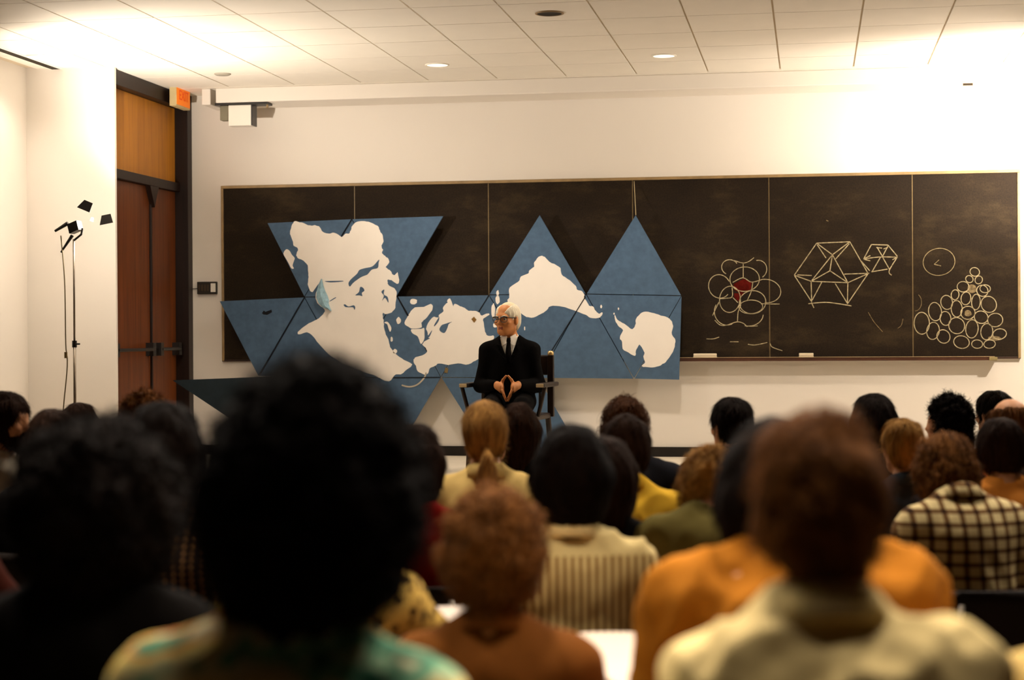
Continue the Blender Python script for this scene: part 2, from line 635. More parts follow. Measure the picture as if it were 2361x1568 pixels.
po = MB()
G = dict(a=(650, 240), b=(1250, 215), c=(935, 450), d=(245, 820), e=(550, 930), f=(1215, 955), g=(1580, 790), h=(560, 1300), i=(1205, 1340), j=(890, 740))
for s_, e_ in ('ab', 'ac', 'bc', 'ad', 'de', 'ce', 'cf', 'cj', 'je', 'jf', 'ef', 'bg', 'fg', 'eh', 'fi', 'dh', 'gi'):
    stroke(po, [zG(*G[s_]), zG(*G[e_])], 0.0095)
for ln in ([(660, 270), (820, 510)], [(1240, 250), (995, 525)], [(300, 815), (560, 825)], [(1150, 800), (1600, 785)], [(740, 950), (570, 1270)], [(985, 970), (1200, 1320)],
           [(500, 1335), (800, 1310), (1040, 1335), (1280, 1375)], [(555, 1310), (600, 1410)],
           [(1640, 265), (1940, 275)], [(1640, 265), (1500, 525)], [(1500, 525), (1800, 490), (2110, 495)], [(1940, 275), (2110, 480)], [(2110, 490), (1960, 740), (2005, 820)],
           [(1640, 760), (1780, 735), (1930, 710)], [(1450, 560), (1610, 740)], [(1800, 500), (1650, 760)], [(1840, 490), (1970, 720)], [(1840, 480), (1940, 290)], [(1840, 480), (1740, 310)],
           [(1500, 525), (1620, 465)], [(1500, 530), (1620, 560)], [(2110, 495), (2020, 540)], [(1730, 320), (1830, 330)], [(1860, 345), (1940, 315)]):
    stroke(po, [zG(*p_) for p_ in ln], 0.0095)
tag(po.build('chalk_drawing', M_CHALK, board), 'chalk polyhedron with a smaller one joined at its corner')

ci = MB()
for cx_, cy_, rx, ry in ((905, 470, 58, 55), (838, 560, 45, 45), (955, 570, 45, 50), (760, 655, 78, 62), (1000, 705, 68, 72), (1035, 680, 62, 52), (660, 755, 50, 60), (555, 850, 75, 85),
                         (795, 800, 62, 78), (920, 845, 52, 100), (1080, 875, 98, 98), (410, 965, 80, 115), (680, 930, 72, 98), (820, 980, 85, 85), (540, 1050, 65, 90), (985, 1035, 82, 80),
                         (1160, 1070, 90, 88), (245, 1110, 100, 130), (680, 1140, 95, 105), (385, 1205, 80, 105), (870, 1180, 80, 110), (1055, 1215, 72, 105), (1215, 1245, 85, 65),
                         (515, 1275, 80, 85), (740, 1345, 95, 80), (935, 1370, 65, 55), (1090, 1370, 75, 50)):
    oval(ci, cx_, cy_, rx, ry, 0.0085, 0, 360, zH, 0.05)
tag(ci.build('chalk_drawing', M_CHALK, board), 'chalk pyramid of stacked small circles')
for cx_, cy_, rx, ry in ((870, 680, 62, 55), (820, 985, 45, 40), (1150, 1300, 90, 30)):
    sm = MB()
    pts = [brel(bp(*zH(cx_ + rx * math.cos(a * .5) * (1 + .15 * math.sin(a * 1.7)), cy_ + ry * math.sin(a * .5)), CH - 0.0006)) for a in range(13)]
    sm.add(pts, [tuple(range(12))])
    sm.build('chalk_smudge', M_CHALKDIM, board)
co = MB()
oval(co, 460, 345, 195, 172, 0.007, 0, 360, zH, 0.03)
stroke(co, [zH(400, 375), zH(485, 395)], 0.008)
stroke(co, [zH(400, 375), zH(460, 320)], 0.006)
M_CHALKSOFT = plain('chalk_soft', (0.30, 0.24, 0.13), 0.95, 0.02, 0.4, 40)
tag(co.build('chalk_drawing', M_CHALKSOFT, board), 'single faint chalk circle')
co = MB()
oval(co, 165, 850, 75, 110, 0.006, -60, 95, zH)
co.build('chalk_mark', M_CHALKDIM, board)
for ln, w_ in (([(2002, 720), (2015, 742), (2035, 765)], 0.006), ([(2082, 735), (2078, 750), (2070, 757)], 0.006), ([(1905, 508), (1910, 510)], 0.01)):
    ar = MB()
    stroke(ar, ln, w_)
    ar.build('chalk_mark', M_CHALKDIM, board)

# things lying in the tray
def tray_box(px0, px1, h_, d_, name, mat, label, cat, group=None, yo=0.072):
    a, b = bp(px0, 820).x, bp(px1, 820).x
    o = MB().box((-(b - a) / 2, -d_ / 2, 0), ((b - a) / 2, d_ / 2, h_)).build(name, mat, None, bevel=0.004)
    o.location = ((a + b) / 2, YW - yo, ZT - 0.0118)
    return tag(o, label, cat, group)


def eraser(px0, px1, label):
    a, b = bp(px0, 820).x, bp(px1, 820).x
    r = empty('chalk_eraser', ((a + b) / 2, YW - 0.072, ZT - 0.0118))
    w_ = (b - a) / 2
    MB().box((-w_, -0.018, 0), (w_, 0.018, 0.028)).build('felt', plain('eraser_felt', (0.55, 0.47, 0.33), 0.95), r, bevel=0.004)
    MB().box((-w_ * .98, -0.017, 0.028), (w_ * .98, 0.017, 0.048)).build('wooden_back', plain('eraser_back', (0.72, 0.62, 0.45), 0.7), r, bevel=0.004)
    return tag(r, label, 'eraser', 'erasers in the chalk tray')


eraser(1600, 1654, 'cream felt eraser in the chalk tray below the chalk rosette')
eraser(1842, 1876, 'small pale eraser in the chalk tray below the chalk polyhedron')
for i, (px, c_, w_) in enumerate(((1672, 'white', 0.07), (1905, 'orange', 0.06), (1932, 'white', 0.05), (1700, 'white', 0.05))):
    x = bp(px, 820).x
    o = MB().tube([(-w_ / 2, 0, 0.0055), (w_ / 2, 0, 0.0055)], [0.0055, 0.005], 8).build('chalk_stick', plain('chalk_%s' % c_, (0.8, 0.72, 0.55) if c_ == 'white' else (0.7, 0.28, 0.06), 0.9), None)
    o.location = (x, YW - 0.072 + 0.005 * (i % 2), ZT - 0.0118)
    o.rotation_euler.z = 0.06 * (i - 1)
    tag(o, ['white chalk stick just right of the larger eraser in the tray', 'orange chalk stick right of the small eraser in the tray',
            'white chalk stick right of the orange one in the tray', 'short white chalk stick farther right of the larger eraser'][i], 'chalk', 'chalk in the tray')

# ------------------------------------------------------------------ map of triangular panels
YM = YW - 0.12
mp_root = empty('world_map', (on_y(1040, 870, YM).x, YM, PLAT_Z))
tag(mp_root, 'blue world map of triangular panels with white continents hung before the blackboard', 'map')
ML = mp_root.location


def mpt(px, py, off=0.0):
    return on_y(px, py, YM - off) - ML


def tri(name, pts, mat, inset=0.003, th=0.018, parent=mp_root):
    P = [mpt(*p_) for p_ in pts]
    cc = sum(P, Vector()) / len(P)
    Q = []
    for v in P:
        d = cc - v
        Q.append(v + d.normalized() * (inset * 2))
    # wind so the front faces the room
    nrm = (Q[1] - Q[0]).cross(Q[2] - Q[0])
    if nrm.y < 0:
        Q.reverse()
    return MB().prism(Q, (0, th, 0) if False else (0, -th, 0)).build(name, mat, parent)


A_, B_, C_ = (617, 514), (812, 505), (1024, 498)
R = [(507, 694), (703, 685), (916, 683), (1128, 680), (1352, 678), (1572, 682)]
Lw = [(597, 868), (805, 871), (1018, 870), (1243, 872), (1462, 874), (1567, 877)]
for t_ in ((A_, B_, R[1]), (B_, R[2], R[1]), (B_, C_, R[2]),
           (R[0], R[1], Lw[0]), (R[1], Lw[1], Lw[0]), (R[1], R[2], Lw[1]), (R[2], Lw[2], Lw[1]), (R[2], R[3], Lw[2]), (R[3], Lw[3], Lw[2]), (R[3], R[4], Lw[3]),
           (R[4], Lw[4], Lw[3]), (R[4], R[5], Lw[4]), (R[5], Lw[5], Lw[4]), ((1245, 495), R[4], R[3]), ((1466, 495), R[5], R[4]),
           (Lw[1], Lw[2], (912, 1050)), (Lw[2], Lw[3], (1132, 1052)), (Lw[3], (1345, 1052), (1132, 1052))):
    tri('panel', t_, M_SEA)


def t1(x, y):
    return (480 + x / 3.408, 440 + y / 3.408)


def t2(x, y):
    return (620 + x / 5.226, 480 + y / 5.226)


def t3(x, y):
    return (880 + x / 6.532, 660 + y / 6.532)


def t4(x, y):
    return (1130 + x / 4.9, 560 + y / 4.9)


def patch(name, pts, mat, off, sm_=True, label=None, rough=0.0):
    if sm_:
        pts = smooth_loop(pts, 3)
    if rough:
        rr = random.Random(len(pts))
        pts = [(x + rr.uniform(-rough, rough), y + rr.uniform(-rough, rough)) for x, y in pts]
    P = [mpt(x, y, off) for x, y in pts]
    if sum((P[i].x - P[i - 1].x) * (P[i].z + P[i - 1].z) for i in range(len(P))) > 0:
        P.reverse()
    o = MB().prism(P[::-1], (0, 0.0012, 0)).build(name, mat, mp_root)
    if label:
        tag(o, label)
    return o


F1 = 0.0195
land1 = [t2(*p_) for p_ in [(285, 190), (310, 160), (345, 165), (430, 180), (490, 210), (580, 210), (625, 250), (650, 285), (710, 305), (790, 297), (840, 320), (878, 345), (925, 310), (965, 305),
                            (985, 260), (1010, 205), (1060, 165), (1130, 152), (1200, 165), (1265, 190), (1320, 230), (1345, 290), (1375, 340), (1378, 400), (1360, 450), (1372, 500), (1365, 545),
                            (1400, 575), (1430, 600), (1455, 655), (1410, 710), (1460, 750), (1500, 810), (1550, 775), (1560, 830), (1570, 880), (1545, 915), (1490, 880), (1440, 860), (1430, 900), (1450, 930),
                            (1500, 960), (1535, 1000), (1530, 1100), (1520, 1200), (1480, 1255), (1410, 1280), (1375, 1260), (1370, 1300), (1385, 1370), (1390, 1470), (1420, 1540)]]
land1 += [t1(*p_) for p_ in [(1420, 1180), (1430, 1225), (1480, 1290), (1540, 1330), (1600, 1365), (1570, 1400), (1510, 1440), (1460, 1450), (1420, 1500), (1300, 1450), (1100, 1380), (950, 1290),
                             (870, 1200), (830, 1150), (775, 1112), (715, 1130), (705, 1110), (730, 1085), (790, 1040), (850, 1015)]]
land1 += [t2(*p_) for p_ in [(650, 1280), (670, 1220), (600, 1160), (565, 1090), (575, 1000), (615, 895), (530, 1010), (490, 980), (465, 920), (475, 850), (475, 780), (465, 690), (420, 635), (340, 595),
                             (335, 550), (350, 490), (300, 450), (285, 390), (260, 330), (258, 270)]]
patch('landmass', land1, M_LAND, F1, rough=0.9)
patch('landmass', [t2(*p_) for p_ in [(175, 545), (210, 495), (250, 515), (275, 560), (310, 600), (300, 640), (285, 690), (300, 725), (270, 725), (235, 660), (200, 600)]], M_LAND, F1)
for pl in ([(1325, 620), (1250, 700), (1160, 722), (1090, 745), (1062, 790), (990, 855), (958, 905), (975, 945), (1010, 905), (1060, 865), (1110, 832), (1150, 815), (1190, 797), (1240, 740), (1310, 722), (1322, 660)],
           [(1040, 1050), (1085, 1010), (1100, 950), (1135, 960), (1150, 995), (1120, 1020), (1125, 1060), (1090, 1050)],
           [(900, 1165), (920, 1160), (960, 1185), (1020, 1170), (1040, 1195), (1030, 1225), (1015, 1195), (960, 1195), (920, 1190)],
           [(670, 880), (780, 876), (890, 875), (880, 885), (740, 895)],
           [(1355, 1010), (1390, 980), (1385, 1040), (1430, 1070), (1440, 1140), (1400, 1080), (1365, 1115), (1385, 1055)],
           [(1430, 862), (1500, 890), (1550, 922), (1530, 965), (1450, 930)],
           [(735, 1115), (800, 1075), (805, 1083), (740, 1122)],
           [(1385, 1410), (1415, 1385), (1420, 1460), (1395, 1465)]):
    patch('inland_sea', [t2(*p_) for p_ in pl], M_SEA, F1 + 0.001)
for pl in ([(1390, 1380), (1430, 1370), (1475, 1440), (1460, 1490), (1440, 1450), (1425, 1400)], [(1550, 1320), (1585, 1335), (1590, 1370), (1560, 1395), (1540, 1360)]):
    patch('island', [t2(*p_) for p_ in pl], M_LAND, F1 + 0.002)
patch('landmass', [t3(*p_) for p_ in [(345, 555), (400, 440), (440, 380), (500, 320), (640, 310), (740, 265), (770, 320), (740, 390), (660, 490), (600, 550), (600, 620), (470, 640), (400, 610)]], M_LAND, F1, rough=0.5)
patch('island', [t3(*p_) for p_ in [(445, 650), (520, 645), (600, 640), (640, 630), (645, 720), (640, 800), (590, 870), (545, 760), (480, 720), (450, 690)]], M_LAND, F1)


def blob(cx_, cy_, rx, ry, conv, n_=14):
    rr = random.Random(int(cx_ + cy_))
    return [conv(cx_ + rx * math.cos(2 * math.pi * i / n_) * rr.uniform(.85, 1.1), cy_ + ry * math.sin(2 * math.pi * i / n_) * rr.uniform(.85, 1.1)) for i in range(n_)]


for cx_, cy_, rx, ry, cv in ((480, 230, 52, 46, t3), (255, 520, 35, 52, t3), (200, 980, 35, 35, t3), (85, 570, 15, 35, t4), (85, 645, 24, 50, t4), (35, 770, 22, 88, t4), (60, 930, 26, 30, t4),
                             (1255, 720, 11, 20, t4), (1450, 745, 8, 14, t4), (390, 968, 7, 22, t4), (150, 800, 18, 40, t3), (1400, 800, 8, 12, t4)):
    patch('island', blob(cx_, cy_, rx, ry, cv), M_LAND, F1)
patch('landmass', [t3(*p_) for p_ in [(490, 1090), (540, 1060), (640, 1030), (680, 980), (665, 930), (615, 880), (640, 840), (740, 775), (660, 770), (680, 600), (760, 470), (850, 470), (862, 440), (930, 380),
                                      (920, 330), (960, 270), (990, 250), (985, 220), (1030, 185), (1065, 260), (1080, 310), (1100, 265), (1180, 300), (1250, 330), (1310, 370), (1400, 370), (1470, 400), (1510, 440),
                                      (1600, 410), (1620, 430), (1530, 490), (1540, 560), (1555, 680), (1600, 750), (1700, 760), (1600, 1000), (1480, 1080), (1380, 1140), (1270, 1180), (1150, 1160), (1000, 1185),
                                      (870, 1160), (800, 1200), (720, 1240), (700, 1310), (650, 1330), (590, 1310), (530, 1260), (520, 1200), (480, 1140)]], M_LAND, F1, rough=0.7)
patch('inland_sea', [t3(*p_) for p_ in [(870, 660), (900, 590), (960, 565), (1060, 535), (1010, 570), (985, 640), (940, 705)]], M_SEA, F1 + 0.001)
patch('inland_sea', [t3(*p_) for p_ in [(655, 640), (690, 690), (700, 740), (760, 660), (720, 760), (660, 790)]], M_SEA, F1 + 0.001)
patch('inland_sea', [t3(*p_) for p_ in [(840, 500), (865, 460), (860, 520), (800, 600), (790, 585)]], M_SEA, F1 + 0.001)
m = MB()
ribbon(m, [mpt(*t3(*p_), F1 + 0.001) for p_ in smooth_line([(670, 1300), (640, 1380), (540, 1480), (420, 1515), (300, 1490)])], 0.012)
m.build('island_chain', plain('map_land_dull', (0.42, 0.38, 0.30), 0.8), mp_root)
patch('landmass', [t4(*p_) for p_ in [(215, 620), (215, 560), (225, 500), (320, 440), (350, 380), (430, 345), (445, 310), (495, 270), (500, 220), (550, 160), (590, 148), (630, 170), (670, 215), (750, 250),
                                      (795, 290), (805, 350), (840, 385), (900, 425), (970, 490), (985, 530), (1040, 545), (1065, 590), (1060, 620), (1085, 650), (1120, 710), (1165, 720), (1195, 770), (1230, 800),
                                      (1270, 785), (1265, 815), (1220, 850), (1130, 845), (1080, 815), (970, 770), (880, 740), (780, 715), (680, 715), (640, 760), (580, 800), (490, 845), (430, 840), (380, 820),
                                      (330, 780), (250, 740), (195, 660)]], M_LAND, F1, rough=0.6)
patch('landmass', [t4(*p_) for p_ in [(1410, 815), (1430, 860), (1470, 890), (1540, 930), (1600, 975), (1640, 930), (1650, 860), (1700, 800), (1760, 778), (1850, 795), (1930, 820), (2000, 840), (2055, 890),
                                      (2065, 960), (2050, 1030), (2085, 1080), (2090, 1140), (2065, 1230), (2000, 1330), (1950, 1370), (1880, 1400), (1810, 1405), (1730, 1400), (1715, 1385), (1750, 1350),
                                      (1730, 1280), (1745, 1240), (1690, 1150), (1650, 1210), (1640, 1275), (1560, 1240), (1500, 1200), (1490, 1120), (1465, 1070), (1500, 990), (1460, 950), (1430, 910), (1410, 860)]],
      M_LAND, F1, rough=0.6)
# peeling corner of the print, stickers and open seams
m = MB()
edge = [(635, 850), (600, 910), (575, 1000), (570, 1080), (600, 1150), (650, 1200), (700, 1215), (750, 1240)]
inner = [(640, 855), (660, 940), (680, 1000), (710, 1060), (725, 1110), (720, 1150), (735, 1190), (755, 1238)]
n = len(edge)
vs = [mpt(*t2(*p_), F1 + 0.03) for p_ in edge] + [mpt(*t2((a[0] + b[0]) / 2 - 10, (a[1] + b[1]) / 2), F1 + 0.038) for a, b in zip(edge, inner)] + [mpt(*t2(*p_), F1 + 0.002) for p_ in inner]
m.add(vs, [(i, i + 1, n + i + 1, n + i) for i in range(n - 1)] + [(n + i, n + i + 1, 2 * n + i + 1, 2 * n + i) for i in range(n - 1)])
o = m.build('peeling_flap', plain('map_flap', (0.26, 0.42, 0.50), 0.6, 0.2, 0.25, 30), mp_root)
sf = o.modifiers.new('solid', 'SOLIDIFY')
sf.thickness = 0.0015
tag(o, 'pale blue flap peeling off the map')
patch('sticker', [t3(*p_) for p_ in [(1390, 458), (1428, 505), (1393, 550), (1350, 495)]], plain('tape_brown', (0.22, 0.11, 0.02), 0.7), F1 + 0.002, False)
patch('sticker', [(604, 722), (608, 716), (612, 719), (626, 714), (627, 720), (616, 726), (607, 725)], M_SEAM, F1 + 0.001, False)
patch('sticker', [t3(*p_) for p_ in [(960, 1220), (1005, 1240), (990, 1310), (940, 1300)]], plain('tape_tan', (0.16, 0.11, 0.04), 0.7), F1 + 0.002, False)
for a, b in (((703, 685), (600, 864)), ((916, 683), (942, 728)), ((1128, 680), (1104, 718)), ((1350, 684), (1256, 834)), ((812, 505), (789, 544)), ((906, 871), (1016, 870))):
    m = MB()
    ribbon(m, [mpt(*a, F1 + 0.0022), mpt(*b, F1 + 0.0022)], 0.007)
    m.build('open_seam', M_SEAM, mp_root)
m = MB()
m.tube([mpt(1466, 496, 0.008), mpt(1462, 418, -0.08)], 0.003, 6)
m.build('hanging_wire', plain('wire_pale', (0.42, 0.33, 0.18), 0.5), mp_root)
for px, py in ((640, 512), (990, 500), (1245, 497)):
    MB().tube([mpt(px, py + 6, -0.001), mpt(px, py + 6, -0.096)], 0.006, 6).build('wall_hook', M_BLACKMETAL, mp_root)

# loose panel standing at the left in front of the door frame
YLP = 12.55
P = [on_y(398, 877, YLP), on_y(690, 866, YLP), on_y(690, 866, YLP)]
P[2] = Vector((P[1].x, YLP, PLAT_Z))
o = empty('loose_map_panel', (P[2].x, YLP, PLAT_Z))
tag(o, 'shade-darkened blue triangular map panel standing loose before the double doors', 'panel')
MB().prism([v - o.location for v in P][::-1], (0, 0.02, 0)).build('board', M_SEASHADED, o)
MB().box((-0.03, 0.0, 0), (0.0, 0.35, 0.02)).build('prop_foot', M_FRAME, o)
MB().tube([(-0.02, 0.03, 0.5), (-0.02, 0.33, 0.012)], 0.012, 6).build('prop_strut', M_FRAME, o)

# ------------------------------------------------------------------ fittings on walls and ceiling
# exit sign above the doors
sx = XD
pA, pB = on_x(406, 200, XD + 0.06), on_x(438, 214, XD + 0.06)
zA, zB = on_x(408, 192, XD + 0.06).z, on_x(408, 244, XD + 0.06).z
ex = empty('exit_sign', (XD, (pA.y + pB.y) / 2, zB))
tag(ex, 'lit orange exit sign in a cream box above the double doors', 'sign')
hl = (pB.y - pA.y) / 2
MB().box((0.005, -hl, 0), (0.06, hl, zA - zB)).build('housing', plain('sign_housing', (0.62, 0.50, 0.26), 0.5), ex, bevel=0.004)
MB().box((0.06, -hl + 0.012, 0.014), (0.064, hl - 0.012, zA - zB - 0.014)).build('lit_face', emit('sign_face', (0.85, 0.20, 0.012), 0.42), ex)
tc = bpy.data.curves.new('sign_letters', 'FONT')
tc.body = 'EXIT'
tc.size = (zA - zB) * 0.62
tc.align_x, tc.align_y = 'CENTER', 'CENTER'
tc.extrude = 0.001
_t = bpy.data.objects.new('letters', tc)
COL.objects.link(_t)
_me = bpy.data.meshes.new_from_object(_t.evaluated_get(bpy.context.evaluated_depsgraph_get()))
bpy.data.objects.remove(_t)
_me.materials.clear()
lo = link_obj('letters', _me, emit('sign_red', (0.62, 0.07, 0.004), 0.35), ex)
lo.location = (0.0655, 0, (zA - zB) / 2)
lo.rotation_euler = (math.pi / 2, 0, math.pi / 2)
lo.scale = (min(1.0, hl * 1.6 / ((zA - zB) * 1.5)), 1, 1)
MB().tube([(0.03, 0, zA - zB), (0.03, 0, ZCEIL - zB)], 0.012, 8).build('ceiling_stem', M_BLACKMETAL, ex)

# rail with boxes under the bulkhead
yr = YW - BULK_D + 0.06
a, b = on_y(500, 247, yr), on_y(621, 247, yr)
rl = empty('screen_bracket', ((a.x + b.x) / 2, yr, zb))
tag(rl, 'white box and grey box hung on a black rail under the bulkhead', 'bracket')
hw = (b.x - a.x) / 2
MB().box((-hw, -0.05, -0.018), (hw, 0.08, 0)).build('rail', M_BLACKMETAL, rl)


def rx_(px):
    return on_y(px, 270, yr).x - rl.location.x


h1 = on_y(508, 247, yr).z - on_y(508, 286, yr).z
h2 = on_y(558, 247, yr).z - on_y(558, 300, yr).z
MB().box((rx_(509), -0.02, -h1), (rx_(528), 0.06, -0.018)).build('grey_box', plain('grey_enamel', (0.20, 0.18, 0.12), 0.5), rl, bevel=0.004)
MB().box((rx_(530), -0.04, -h2), (rx_(583), 0.07, -0.018)).build('white_box', M_WHITE, rl, bevel=0.005)
MB().box((rx_(583) , -0.045, -h2), (rx_(586), 0.07, -0.018)).build('edge_strip', M_BLACKMETAL, rl)
MB().box((rx_(616), -0.02, -0.045), (rx_(619), 0.0, -0.018)).build('end_clip', M_BRASS, rl)

# switch plate left of the board
a, b = on_y(457, 650, YW), on_y(502, 678, YW)
sw = empty('wall_control', ((a.x + b.x) / 2, YW, b.z))
tag(sw, 'small black wall control with one white switch left of the blackboard', 'switch')
hw, hh = (b.x - a.x) / 2, a.z - b.z
MB().box((-hw, -0.03, 0), (hw, 0, hh)).build('plate', plain('control_black', (0.02, 0.014, 0.008), 0.5), sw, bevel=0.004)
MB().box((hw * 0.42, -0.036, hh * .16), (hw * 0.92, -0.03, hh * .86)).build('switch', M_WHITE, sw, bevel=0.002)
for k in range(4):
    MB().box((-hw * 0.85 + k * hw * 0.3, -0.034, hh * .25), (-hw * 0.68 + k * hw * 0.3, -0.03, hh * .75)).build('button', plain('control_button', (0.05, 0.03, 0.012), 0.5), sw)
MB().tube([(-hw, -0.01, hh * .45), (-hw - 0.10, -0.006, hh * .42)], 0.003, 6).build('cable', M_BLACKMETAL, sw)

# linear slot diffuser in the ceiling by the left wall
q = on_z(112, 151, ZCEIL)
sd = empty('slot_diffuser', (q.x, YP - 1.6, ZCEIL))
tag(sd, 'long dark linear air slot in the ceiling along the left wall', 'vent')
MB().box((-0.045, -1.5, -0.010), (-0.032, 1.58, 0.012)).build('slot_edge', M_CEIL, sd)
MB().box((0.032, -1.5, -0.010), (0.045, 1.58, 0.012)).build('slot_edge', M_CEIL, sd)
MB().box((-0.032, -1.5, -0.009), (0.032, 1.58, 0.004)).build('slot_opening', plain('slot_black', (0.02, 0.014, 0.006), 0.8), sd)


def ceiling_can(px, py, lit, label, dia=0.15, at=None, aim=(0, 0, -1), cone=130, soft=0.06):
    c_ = on_z(px, py, ZCEIL) if at is None else Vector((at[0], at[1], ZCEIL))
    r = empty('ceiling_light', (c_.x, c_.y, ZCEIL))
    tag(r, label, 'ceiling light', 'recessed ceiling lights')
    R_ = dia / 2
    MB().lathe([(R_ + 0.012, 0.0), (R_ + 0.012, -0.005), (R_, -0.007), (R_ * 0.97, 0.0)], 28).build('trim_ring', M_CEIL if lit else M_BRASS, r, smooth=True)
    disc = MB().lathe([(R_, -0.0045), (R_ * .5, -0.003), (0.001, -0.0025)], 28)
    if lit:
        disc.build('lens', emit('can_lens_%d' % int(lit * 100), (1.0, 0.90, 0.62), 1.6 * min(lit, 1.2)), r)
        l = add_light('SPOT', 'can_lamp', (0, 0, -0.02), CAN_W * lit, WARM, spot_size=math.radians(cone), spot_blend=0.7, shadow_soft_size=soft)
        l.rotation_euler = Vector(aim).to_track_quat('-Z', 'Y').to_euler()
        l.parent = r
    else:
        disc.build('dark_well', plain('can_dark', (0.015, 0.010, 0.004), 0.7), r)
    return r


ceiling_can(1531, 128, 5.0, 'lit recessed ceiling light above the middle of the blackboard')
ceiling_can(1267, 30, 0, 'dark unlit round recessed ceiling light at the top of the picture')
ceiling_can(1008, 149, 4.2, 'faintly lit recessed ceiling light left of the brightest one')
ceiling_can(86, 131, 0.8, 'lit recessed ceiling light beside the slot at the left wall')
for r_, (y_, pw_, nm_) in enumerate(((3.95, 20.0, 'nearest the camera'), (6.5, 14.0, 'second from the camera'), (8.3, 9.0, 'third from the camera'), (9.45, 7.5, 'nearest the platform'))):
    for k_, x_ in enumerate(((-2.2, -0.75, 0.6), (-3.4, -1.6, 0.2, 1.9), (-3.6, -1.8, 0.0, 1.8), (-3.8, -1.9, 0.0, 1.9))[r_]):
        ceiling_can(0, 0, pw_, 'recessed light over the audience, %s in the row %s' % (('first', 'second', 'third', 'fourth')[k_], nm_), at=(x_, y_), aim=(0.0, -0.45 if r_ == 0 else -0.65, -1.0), cone=105, soft=0.16)
ceiling_can(0, 0, 3.2, 'added fill light over the last rows directly above the cream shirt', at=(0.1, 2.7), cone=75, soft=0.16)  # added fill, out of view, to brighten the cream shirt's back
ceiling_can(0, 0, 2.5, 'added fill light over the last rows directly above the floral shirt', at=(-0.75, 2.6), cone=75, soft=0.16)  # added fill, out of view, to brighten the floral shirt
c_ = on_z(513, 170, ZCEIL)
o = empty('ceiling_speaker', (c_.x, c_.y, ZCEIL))
tag(o, 'flat grey round ceiling cover above the exit sign', 'ceiling fitting')
MB().lathe([(0.001, -0.012), (0.05, -0.012), (0.062, -0.004), (0.062, 0.0)], 24).build('cover', plain('cover_grey', (0.35, 0.32, 0.26), 0.6), o, smooth=True)
a = on_y(2220, 195, YW - BULK_D)
b = on_y(2243, 196, YW - BULK_D)
o = empty('wall_vent', ((a.x + b.x) / 2, YW - BULK_D, a.z))
tag(o, 'tiny dark slot plate on the bulkhead at upper right', 'vent')
MB().box((-(b.x - a.x) / 2, -0.004, -0.009), ((b.x - a.x) / 2, 0, 0.009)).build('plate', plain('vent_brown', (0.12, 0.08, 0.03), 0.6), o)
MB().box((-(b.x - a.x) / 2 + 0.004, -0.006, -0.004), ((b.x - a.x) / 2 - 0.004, -0.004, 0.004)).build('slot', M_DARKTRIM, o)


